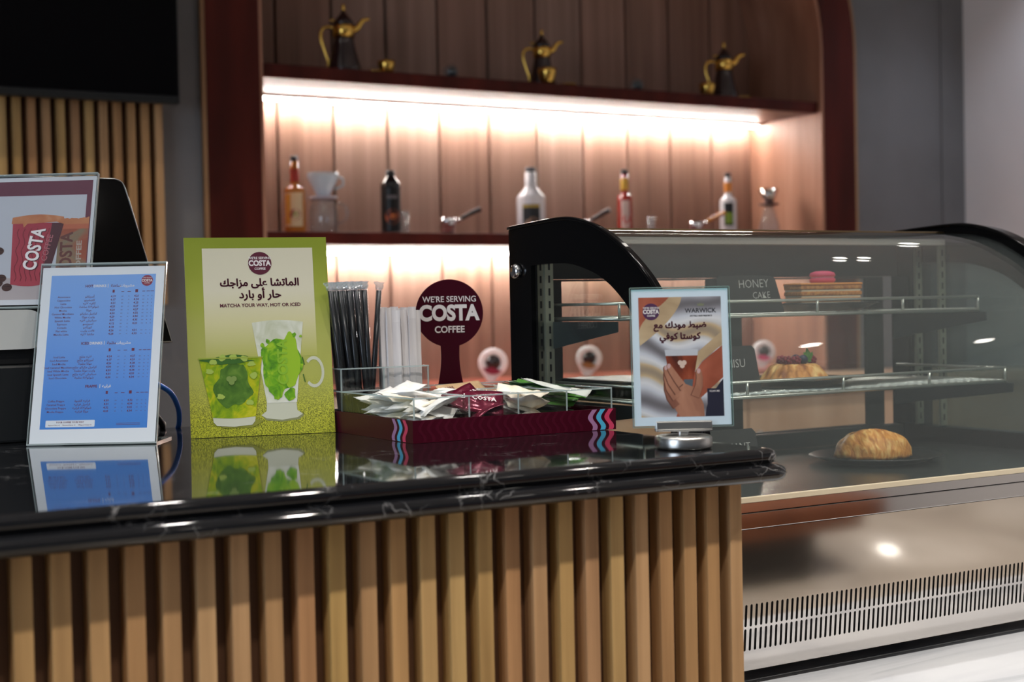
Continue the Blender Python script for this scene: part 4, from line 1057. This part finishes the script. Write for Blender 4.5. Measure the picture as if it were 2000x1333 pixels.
top[5].location = (1.010, 1.845, 1.104); top[5].rotation_euler = (.55, -.25, .35)
scatter('foil_sachet', [pillow('s', .036, .060, .008, foil, 27)], 'maroon sachet lying behind the white sugar, against the inner divider', 'sachet', 'maroon sachets behind the sugar', 1.008, 1.018, 1.900, 1.935, 1.075, 1.104, 4, .2, .0)
scatter('sugar_sachet', k2, 'white sugar sachet behind the maroon sachets in the middle of the holder', 'sugar sachet', 'white sachets behind the maroon ones', 1.008, 1.080, 1.935, 1.99, 1.068, 1.108, 9, .3)
k4 = [pillow('s', .040, .060, .008, sugar_paper if s % 2 else cream_paper, s+30) for s in range(3)]
scatter('sugar_sachet', k4, 'white sweetener sachet in the third compartment, beside the green sticks', 'sugar sachet', 'white sachets beside the green sticks', 1.091, 1.104, 1.806, 1.885, 1.064, 1.110, 13, .42)
# green and white sweetener sticks lying across the rear right compartment
gs = pillow('s', .016, .115, .003, mat('stick_green', '#4f8a35', .4), 41); gs2 = pillow('s', .016, .115, .003, mat('stick_white', '#d8ddd6', .4), 42); gs3 = pillow('s', .016, .115, .003, mat('stick_dark_green', '#233f22', .35), 43)
pro = []
for i in range(15):
    q = (0, 2, 0, 1, 2)[i % 5] if i > 2 else i
    k = (gs, gs2, gs3)[q]
    if i < 3: o = k.build('sweetener_stick'); pro.append(o); tag(o, '', 'sweetener stick', 'green sweetener sticks')
    else: o = pro[q].copy(); COL.objects.link(o)
    o['label'] = ('bright green sweetener stick in the right rear compartment of the holder', 'white sweetener stick lying among the green ones in the holder', 'dark green sweetener stick in the right rear compartment of the holder')[q]
    f = i/14
    o.location = (1.166+random.uniform(-.010, .010), 1.90-.05*f+.06*((i*.618) % 1), 1.074+.040*f)
    o.rotation_euler = (random.uniform(-.3, .3), .12+random.uniform(-.08, .1), -.95+random.uniform(-.18, .18))
# kraft sachets with maroon stripes at the back
kb = pillow('s', .058, .085, .004, kraft, 50)
for k in range(6): kb.box(-.036+.004*k, -.0346+.004*k, -.02, .022, .0046, .0049, maroon_ink)
lab = ['kraft paper sachet with maroon stripes propped up by the rear acrylic wall', 'kraft paper sachet lying flat left of the striped upright one', 'kraft paper sachet under the others at the back of the holder']
for i, (loc, rot) in enumerate((((1.095, 2.005, 1.098), (.55, -.12, .1)), ((1.062, 1.985, 1.091), (.12, .06, -.2)), ((1.075, 1.965, 1.078), (.05, .0, .25)))):
    if i == 0: kr = kb.build('kraft_sachet'); tag(kr, lab[0], 'sachet', 'kraft sachets'); o = kr
    else: o = kr.copy(); COL.objects.link(o); o['label'] = lab[i]
    o.location = loc; o.rotation_euler = rot
# wrapped wooden stirrers
wrap = inkmix('stirrer_wrapper', [(.35, '#cfccd0'), (.6, '#e9e6e8')], (60, 60, 4), .45)
def stirrer_mb(seed):
    mb = MB(); n = 10; L = .182; vs = []; rnd = random.Random(seed); c = rnd.uniform(-.002, .002)
    for i in range(n+1):
        z = L*i/n; w = .0062 if 0 < i < n else .0066; th = .0017 if 0 < i < n else .0003
        b = c*sin(pi*i/n)
        vs += [(-w, -th+b, z), (w, -th+b, z), (w, th+b, z), (-w, th+b, z)]
    fs = [(4*i+k, 4*i+(k+1) % 4, 4*i+4+(k+1) % 4, 4*i+4+k) for i in range(n) for k in range(4)]+[(3, 2, 1, 0), (4*n, 4*n+1, 4*n+2, 4*n+3)]
    return mb.add(vs, fs, wrap)
sp_ = []
for i in range(20):
    if i < 3: o = stirrer_mb(i).build('wrapped_stirrer'); sp_.append(o); tag(o, 'white paper-wrapped stirrer standing in the tall clear bin of the holder', 'stirrer', 'wrapped stirrers')
    else: o = sp_[i % 3].copy(); COL.objects.link(o)
    row = i % 3; c = i//3
    o.location = (.9755+.0093*c+.002*row, 2.042+.012*row, 1.0545)
    o.rotation_euler = (random.uniform(-.05, .03), random.uniform(-.022, .022)+.004*(c-3), random.uniform(-.35, .35))
    o.scale = (1, 1, random.uniform(.965, 1.012))
# black straws in clear film
straw_black = mat('straw_black', (.010, .011, .013, 1), .28)
film = glass('clear_film', (.93, .94, .96, 1), 1.2, .06, .006)
crump = glass('crumpled_film', (.85, .87, .90, 1), 1.7, .12, .22)
def straw(label, base, tip, group, proto=None):
    b, e = Vector(base), Vector(tip); d = e-b
    q = Vector((0, 0, 1)).rotation_difference(d.normalized()).to_euler()
    if proto: return dup(proto, base, q, label, group)
    o = thing('wrapped_straw', label, 'straw', base, 0, 0, group); o.rotation_euler = q
    L = .208
    MB().tube([(0, 0, 0), (0, 0, L)], .0039, straw_black, 14).build('straw_tube', o, False)
    f = MB(); rnd = random.Random(3)
    f.tube([(0, 0, -.0004), (0, 0, .03), (.0003, 0, L*.5), (0, 0, L+.003)], .0049, film, 10)
    f.build('film_sleeve', o, False)
    c = MB(); A, B = 12, 6; vs = []
    for j in range(B):
        for i in range(A):
            r = (.0046+.0012*j/B)*(1+rnd.uniform(-.35, .35)) if j else .0047
            sq = 1-.7*j/(B-1)
            vs.append((r*cos(2*pi*i/A)*(1+.6*j/B), r*sin(2*pi*i/A)*sq, L+.001+.0125*j/(B-1)+rnd.uniform(-.0012, .0012)))
    c.add(vs, [(j*A+i, j*A+(i+1) % A, (j+1)*A+(i+1) % A, (j+1)*A+i) for j in range(B-1) for i in range(A)], crump)
    c.build('film_end', o, False)
    return o
tips = []; bases = []
for i in range(14):
    f = i/13; row = (i*5) % 3
    tips.append((.885+.062*f+random.uniform(-.002, .002), (2.046, 2.057, 2.068)[row], 1.2815+random.uniform(-.010, .0075)))
    bases.append((.904+.050*f**.8+random.uniform(-.006, .006), (2.042, 2.055, 2.068)[row], 1.0575))
pst = None
for b, e in zip(bases, tips):
    o = straw('black film-wrapped straw in the leaning bunch at the left of the holder', b, e, 'black wrapped straws', pst); pst = pst or o
straw('single black wrapped straw leaning right, apart from the bunch', (.945, 2.042, 1.0575), (.9685, 2.048, 1.276), 'black wrapped straws', pst)

# ------------------------------------------------------------------ bottles and brewing gear on the middle shelf
YS, ZS = 4.56, 1.4935
def bottle(label, x, H, rb, rn, hs, hn, body, neck_m, cap_m, lab, capr=None, clear_glass=True, neckband=None):
    """rb body radius, hs shoulder height, hn neck start; lab = (z0,z1,mat) wrap and extra marks"""
    t = thing('syrup_bottle', label, 'bottle', (x, YS, ZS), random.uniform(-.1, .1)-.5)
    ch = .018
    prof = [(.0001, 0), (rb*.9, 0), (rb, .006), (rb, hs)]+[(rn+(rb-rn)*(cos(pi*i/8)+1)/2, hs+(hn-hs)*i/8) for i in range(1, 9)]+[(rn, H-ch), (.0001, H-ch)]
    MB().lathe(prof, body, 32).build('glass_body', t, False)
    cr = capr or rn*.95
    MB().lathe([(cr, H-ch), (cr*1.02, H-ch+.002), (cr, H-.002), (cr*.8, H), (.0001, H)], cap_m, 24).build('cap', t, False)
    if neckband:
        MB().lathe([(rn+.0006, neckband[0]), (rn+.0012, neckband[0]+.002), (rn+.0012, neckband[1]-.002), (rn+.0006, neckband[1])], neckband[2], 28, cap=False).build('neck_label', t, False)
    if lab:
        z0, z1, m, span, marks = lab
        l = MB(); n = 18; r = rb+.0006
        def wrap(a0, a1, za, zb, mm, rr):
            vs = []
            for i in range(n+1):
                a = -pi/2+a0+(a1-a0)*i/n
                vs += [(rr*cos(a), rr*sin(a), za), (rr*cos(a), rr*sin(a), zb)]
            l.add(vs, [(2*i, 2*i+2, 2*i+3, 2*i+1) for i in range(n)], mm, smooth=True)
        wrap(-span, span, z0, z1, m, r)
        for kind, a, z, sz, mm in marks:
            if kind == 'disc':
                vs = []
                for q in range(24):
                    t_ = 2*pi*q/24; aa = -pi/2+a+sz*cos(t_)/rb; vs.append(((r+.0006)*cos(aa), (r+.0006)*sin(aa), z+sz*sin(t_)))
                l.add(vs, [list(range(24))], mm)
            else: wrap(a-sz[0], a+sz[0], z-sz[1], z+sz[1], mm, r+.0004)
        l.build('label', t, False)
    return t
def liquid(name, c, rough=.08): return mat(name, c, rough, 0, .6, trans=.25)
blackcap = mat('black_cap', (.01, .01, .012, 1), .35)
bottle('amber syrup bottle at the left end of the middle shelf, beside the glass dripper', 1.853, .26, .035, .0135, .148, .165, liquid('amber_syrup', '#d98a3a'), None, blackcap,
       (.022, .135, mat('label_cream', '#e3c9a0', .5), .9, [('disc', .15, .062, .019, mat('fruit_red', '#a52c45', .5)), ('disc', .15, .062, .010, mat('fruit_green', '#9a9a5c', .5)), ('band', -.55, .08, (.28, .05), mat('label_yellow', '#e2a848', .5))]), neckband=(.172, .215, mat('neck_red', '#a83a32', .5)))
bottle('black sauce bottle with orange swirl label beside a small glass', 2.207, .222, .035, .0165, .172, .204, mat('black_bottle', (.006, .006, .008, 1), .12, 0, .8), None, blackcap,
       (.01, .16, mat('label_black', '#0d0b0d', .4), 1.2, [('disc', .1, .060, .026, mat('swirl_orange', '#b5552a', .5)), ('disc', .14, .060, .017, mat('swirl_dark', '#7a3018', .5)), ('disc', .16, .060, .010, mat('swirl_orange2', '#d07038', .5)), ('band', .1, .128, (.5, .006), mat('label_grey', '#6a6468', .5))]))
bottle('large white sauce bottle with dark picture label in the shelf middle', 2.776, .250, .0525, .021, .135, .185, mat('white_bottle', '#dcdbe0', .25, 0, .4), None, mat('dark_cap', '#3a3b42', .4),
       (.028, .112, mat('label_dark', '#26282c', .5), .62, [('band', 0, .105, (.6, .005), mat('label_gold', '#b59a4a', .5)), ('disc', .1, .05, .016, mat('label_brown', '#8a6a55', .5)), ('disc', -.25, .045, .010, mat('label_tan', '#b08f7a', .5))]), capr=.019)
bottle('red syrup bottle with yellow neck label, fourth bottle from the left', 3.193, .254, .0285, .0135, .150, .163, liquid('red_syrup', '#b3362c'), None, blackcap,
       (.03, .135, mat('label_pale', '#dcc3ba', .5), .55, [('disc', .1, .065, .013, mat('label_red', '#c8463e', .5)), ('disc', .3, .05, .011, mat('label_red', '#c8463e', .5))]), neckband=(.176, .218, mat('neck_yellow', '#d9ae45', .5)))
bottle('clear syrup bottle with orange neck and green label near the right end', 3.694, .256, .0335, .0140, .145, .170, mat('white_syrup', '#d3d0d2', .1, 0, .5), None, blackcap,
       (.045, .135, mat('label_black2', '#16181a', .5), .55, [('band', .05, .075, (.42, .022), mat('label_lime', '#7f9a35', .5))]), neckband=(.178, .218, mat('neck_orange', '#d0822f', .5)))
gshelf = glass('drinking_glass', (.93, .94, .95, 1), 1.6, .03, .05)
def tumbler(label, x, r, h):
    o = MB().lathe([(.0001, 0), (r*.86, 0), (r*.9, .004), (r, h), (r-.002, h), (r*.86, .010), (.0001, .009)], gshelf, 28).build('shot_glass'); o.location = (x, YS+.02, ZS)
    tag(o, label, 'glass')
tumbler('small clear glass right of the black sauce bottle', 2.268, .019, .084)
tumbler('small clear glass right of the red syrup bottle', 3.329, .017, .078)
def server():
    t = thing('pour_over_server', 'clear glass coffee server with handle and pale plastic dripper on top', 'coffee server', (1.955, YS, ZS), -.5)
    MB().lathe([(.0001, 0), (.044, 0), (.0485, .008), (.049, .055), (.046, .085), (.038, .104), (.038, .116), (.0365, .116), (.0365, .103), (.0445, .085), (.0475, .055), (.047, .010), (.0001, .006)], gshelf, 36).build('glass_jug', t, False)
    MB().tube(smoothpts([(.044, 0, .100), (.068, 0, .098), (.079, 0, .075), (.072, 0, .045), (.049, 0, .035)], 6), .0055, gshelf, 10).build('handle', t, False)
    dr = glass('dripper_plastic', (.75, .73, .80, 1), 1.5, .1, .45)
    MB().lathe([(.045, .117), (.047, .119), (.047, .125), (.024, .127)], mat('dripper_collar', '#b8b2bd', .3), 32).build('collar', t, False)
    d = MB().lathe([(.020, .127), (.0225, .130), (.054, .190), (.0545, .205), (.0525, .205), (.0515, .190), (.019, .131)], dr, 36)
    d.tube(smoothpts([(.050, 0, .188), (.066, 0, .186), (.066, 0, .162), (.038, 0, .150)], 5), .004, dr, 8)
    d.build('dripper', t, False)
server()
def server2():
    t = thing('pour_over_server', 'metal dripper on a clear server at the far right of the middle shelf', 'coffee server', (3.905, YS, ZS), -.5)
    MB().lathe([(.0001, 0), (.044, 0), (.046, .008), (.040, .055), (.018, .125), (.017, .135), (.0155, .135), (.0165, .124), (.0385, .055), (.044, .010), (.0001, .005)], gshelf, 32).build('glass_jug', t, False)
    MB().lathe([(.017, .128), (.043, .132), (.043, .137), (.020, .140)], mat('dark_collar', '#4a3432', .4), 28).build('collar', t, False)
    MB().lathe([(.016, .14), (.0425, .196), (.0410, .196), (.0145, .141)], steel, 32).build('dripper', t, False)
server2()
def portafilter(label, x, rz, ball):
    t = thing('portafilter', label, 'portafilter', (x, YS, ZS), rz)
    MB().lathe([(.0001, 0), (.019, 0), (.022, .006), (.025, .03), (.030, .046), (.030, .060), (.0275, .060), (.026, .03), (.0001, .012)], chrome, 32).build('basket', t, False)
    MB().tube([(.024, 0, .046), (.045, 0, .056), (.052, 0, .060)], [.006, .0055, .006], chrome, 12).build('neck', t, False)
    MB().tube(smoothpts([(.052, 0, .060), (.075, 0, .071), (.10, 0, .083), (.118, 0, .090), (.123, 0, .092)], 4), [.008]*6+[.0095]*6+[.0105]*4+[.007], ball, 14).build('grip', t, False)
portafilter('chrome portafilter with dark handle pointing right beside the small glass', 2.43, -.15, mat('dark_grip', '#2a1d20', .35))
portafilter('chrome portafilter with dark handle right of the white sauce bottle', 2.985, -.95, mat('dark_grip', '#2a1d20', .35))
portafilter('chrome portafilter with amber wooden handle left of the green-labelled bottle', 3.53, -1.0, mat('amber_grip', '#b5752f', .25, 0, .5))

# ------------------------------------------------------------------ coffee pots and cups on the top shelf
ZT = 2.0325
brown_enamel = mat('brown_enamel', (.020, .008, .009, 1), .25, 0, .5)
def dallah(label, x, s, rz):
    t = thing('arabic_coffee_pot', label, 'coffee pot', (x, YS, ZT), rz)
    s = s/.243
    k = lambda P: [(r*s*1.18, z*s) for r, z in P]
    MB().lathe(k([(.0001, 0), (.048, 0), (.051, .004), (.047, .03), (.036, .08), (.028, .122), (.0275, .128)]), brown_enamel, 36).build('body', t, False)
    MB().lathe(k([(.0275, .126), (.031, .128), (.031, .166), (.028, .170)]), gold, 36).build('gold_band', t, False)
    MB().lathe(k([(.028, .169), (.032, .172), (.026, .186), (.016, .200), (.007, .212), (.004, .220)]), brown_enamel, 32).build('lid', t, False)
    MB().lathe(k([(.004, .219), (.0075, .224), (.004, .229), (.006, .233), (.003, .240), (.0001, .246)]), gold, 16).build('finial', t, False)
    sp = [(.026, 0, .150), (.045, 0, .160), (.058, 0, .178), (.070, 0, .188), (.088, 0, .192)]
    MB().tube([tuple(q*s for q in p) for p in smoothpts(sp, 4)], [.013*s-.0005*s*i for i in range(17)], gold, 12).build('spout', t, False)
    hd = [(-.028, 0, .155), (-.050, 0, .164), (-.072, 0, .156), (-.078, 0, .128), (-.066, 0, .085), (-.054, 0, .045), (-.057, 0, .012), (-.066, 0, .002)]
    MB().tube([tuple(q*s for q in p) for p in smoothpts(hd, 5)], .0062*s, gold, 10).build('handle', t, False)
    MB().sphere((-.036*s, 0, .186*s), .010*s, gold, 12, 8, sc=(1.4, .8, .5)).build('thumb_rest', t, False)
dallah('largest-looking brown and gold Arabic coffee pot, at the left of the top shelf', 2.044, .243, -.40)
dallah('brown and gold Arabic coffee pot in the middle of the top shelf, cup before it', 2.835, .218, -.40)
dallah('brown and gold Arabic coffee pot at the right of the top shelf', 3.685, .235, -.40)
def cup(label, x, r, h, y=YS, z=ZT):
    o = MB().lathe([(.0001, 0), (r*.6, 0), (r*.75, h*.15), (r, h*.75), (r*1.02, h), (r*.95, h), (r*.7, h*.3), (.0001, h*.25)], gold, 28).build('gold_coffee_cup'); o.location = (x, y, z)
    tag(o, label, 'cup')
def saucer(label, x, r, y=YS, z=ZT):
    o = MB().lathe([(.0001, 0), (r*.6, 0), (r, .010), (r, .013), (r*.55, .005), (.0001, .004)], gold, 28).build('gold_saucer'); o.location = (x, y, z)
    tag(o, label, 'saucer')
saucer('small gold saucer just right of the left coffee pot', 2.128, .024, 4.50)
cup('gold coffee cup right of the left coffee pot', 2.182, .030, .052, 4.52)
cup('gold coffee cup in front of the middle coffee pot', 2.800, .033, .060, 4.47)
saucer('gold saucer right of the middle coffee pot', 2.905, .034, 4.50)
cup('gold coffee cup left of the right coffee pot', 3.568, .031, .058, 4.52)
saucer('gold saucer right of the right coffee pot', 3.735, .036, 4.51)
def globe(label, x, r, z, cat='ornament'):
    t = thing('glass_globe', label, cat, (x, 4.55, z))
    MB().lathe([(.0001, 0), (r*.6, 0), (r*.55, .006), (.0001, .007)], black_matte, 24).build('foot', t, False)
    MB().sphere((0, 0, r+.005), r, gshelf, 24, 14).build('glass_ball', t, False)
    MB().sphere((r*.1, -r*.1, r+.006), r*.66, mat('dark_filling', '#1d2528', .3, 0, .6), 18, 12).build('filling', t, False)
globe('small dark glass globe between the left and middle coffee pots', 2.448, .030, ZT)
globe('small dark glass globe between the middle and right coffee pots', 3.252, .031, ZT)
# pointed clear glass ornaments on the bottom ledge
cglass = mat('milky_crystal', (.93, .92, .95, 1), .08, 0, .8)
def drop(label, x, y, H, r, mid):
    t = thing('teardrop_ornament', label, 'ornament', (x, y, .9662), -.5)
    t.rotation_euler = (0, .16, -.5)
    cz = H-r
    out = arc(0, cz, r, -.62, pi+.62, 40)+[(-.010, .006), (0, 0), (.010, .006)]
    c = bpy.data.curves.new('tmp', 'CURVE'); c.dimensions = '2D'; c.fill_mode = 'BOTH'; c.extrude = r*.18; c.bevel_depth = r*.16; c.bevel_resolution = 2
    for L in (out, circ(0, cz, r*.74, 36)):
        sp = c.splines.new('POLY'); sp.points.add(len(L)-1); sp.use_cyclic_u = True
        for p, q in zip(sp.points, L): p.co = (q[0], q[1], 0, 1)
    v, f = curve_mesh(c); MB().add(v, f, cglass, XZ, True).build('crystal_ring', t, False)
    MB().sphere((0, 0, cz+.002), r*.66, mat('dark_core', '#20161a', .2, 0, .6), 24, 14).build('dark_core', t, False)
    MB().prism([(r*.95*sin(a_), cz-r*.9*cos(a_)) for a_ in [-.95+1.9*i/14 for i in range(15)]]+[(0, cz-r*.35)], (-r*.56, -r*.50), mid).build('coloured_base', t, False)
drop('clear teardrop glass ornament right of the round sign', 2.612, 4.60, .113, .046, mat('crimson_fill', '#8e2540', .4))
drop('teardrop glass ornament seen through the left end of the cake case', 3.030, 4.60, .110, .042, mat('amber_fill', '#a9764a', .4))
drop('pink teardrop glass ornament seen through the right window of the cake case', 3.885, 4.60, .105, .040, mat('pink_fill', '#d84a80', .4))

# ------------------------------------------------------------------ things mirrored in the steel front of the case
def bench():
    t = thing('wooden_waiting_bench', 'brown wooden bench on a black rounded plinth, mirrored in the steel case front', 'bench', (2.2, -.45, 0))
    MB().fill([rrect(1.5, 3.24, -1.2, -.23, .12, 8)], .16, black_matte, T((0, 0, .081))).build('plinth', t)
    MB().fill([rrect(1.5, 3.42, -1.22, -.21, .12, 8)], .44, wood('bench_wood', ['#5a3018', '#6e3d20', '#80492a'], (10, 10, 3), .4), T((0, 0, .382))).build('seat_block', t)
bench()
tag(MB().lathe([(.0001, .004), (.026, .004), (.026, .0005)], mat('added_glow_lens', (1, .97, .92, 1), .4, emit=9, ecol=(1, .96, .9, 1)), 28).build('added_floor_glow'), 'small added glowing floor disc that makes the bright spot in the steel case front', 'lamp')  # added glow disc, put here only for its bright reflection in the steel
bpy.data.objects['added_floor_glow'].location = (3.65, -.377, 0)
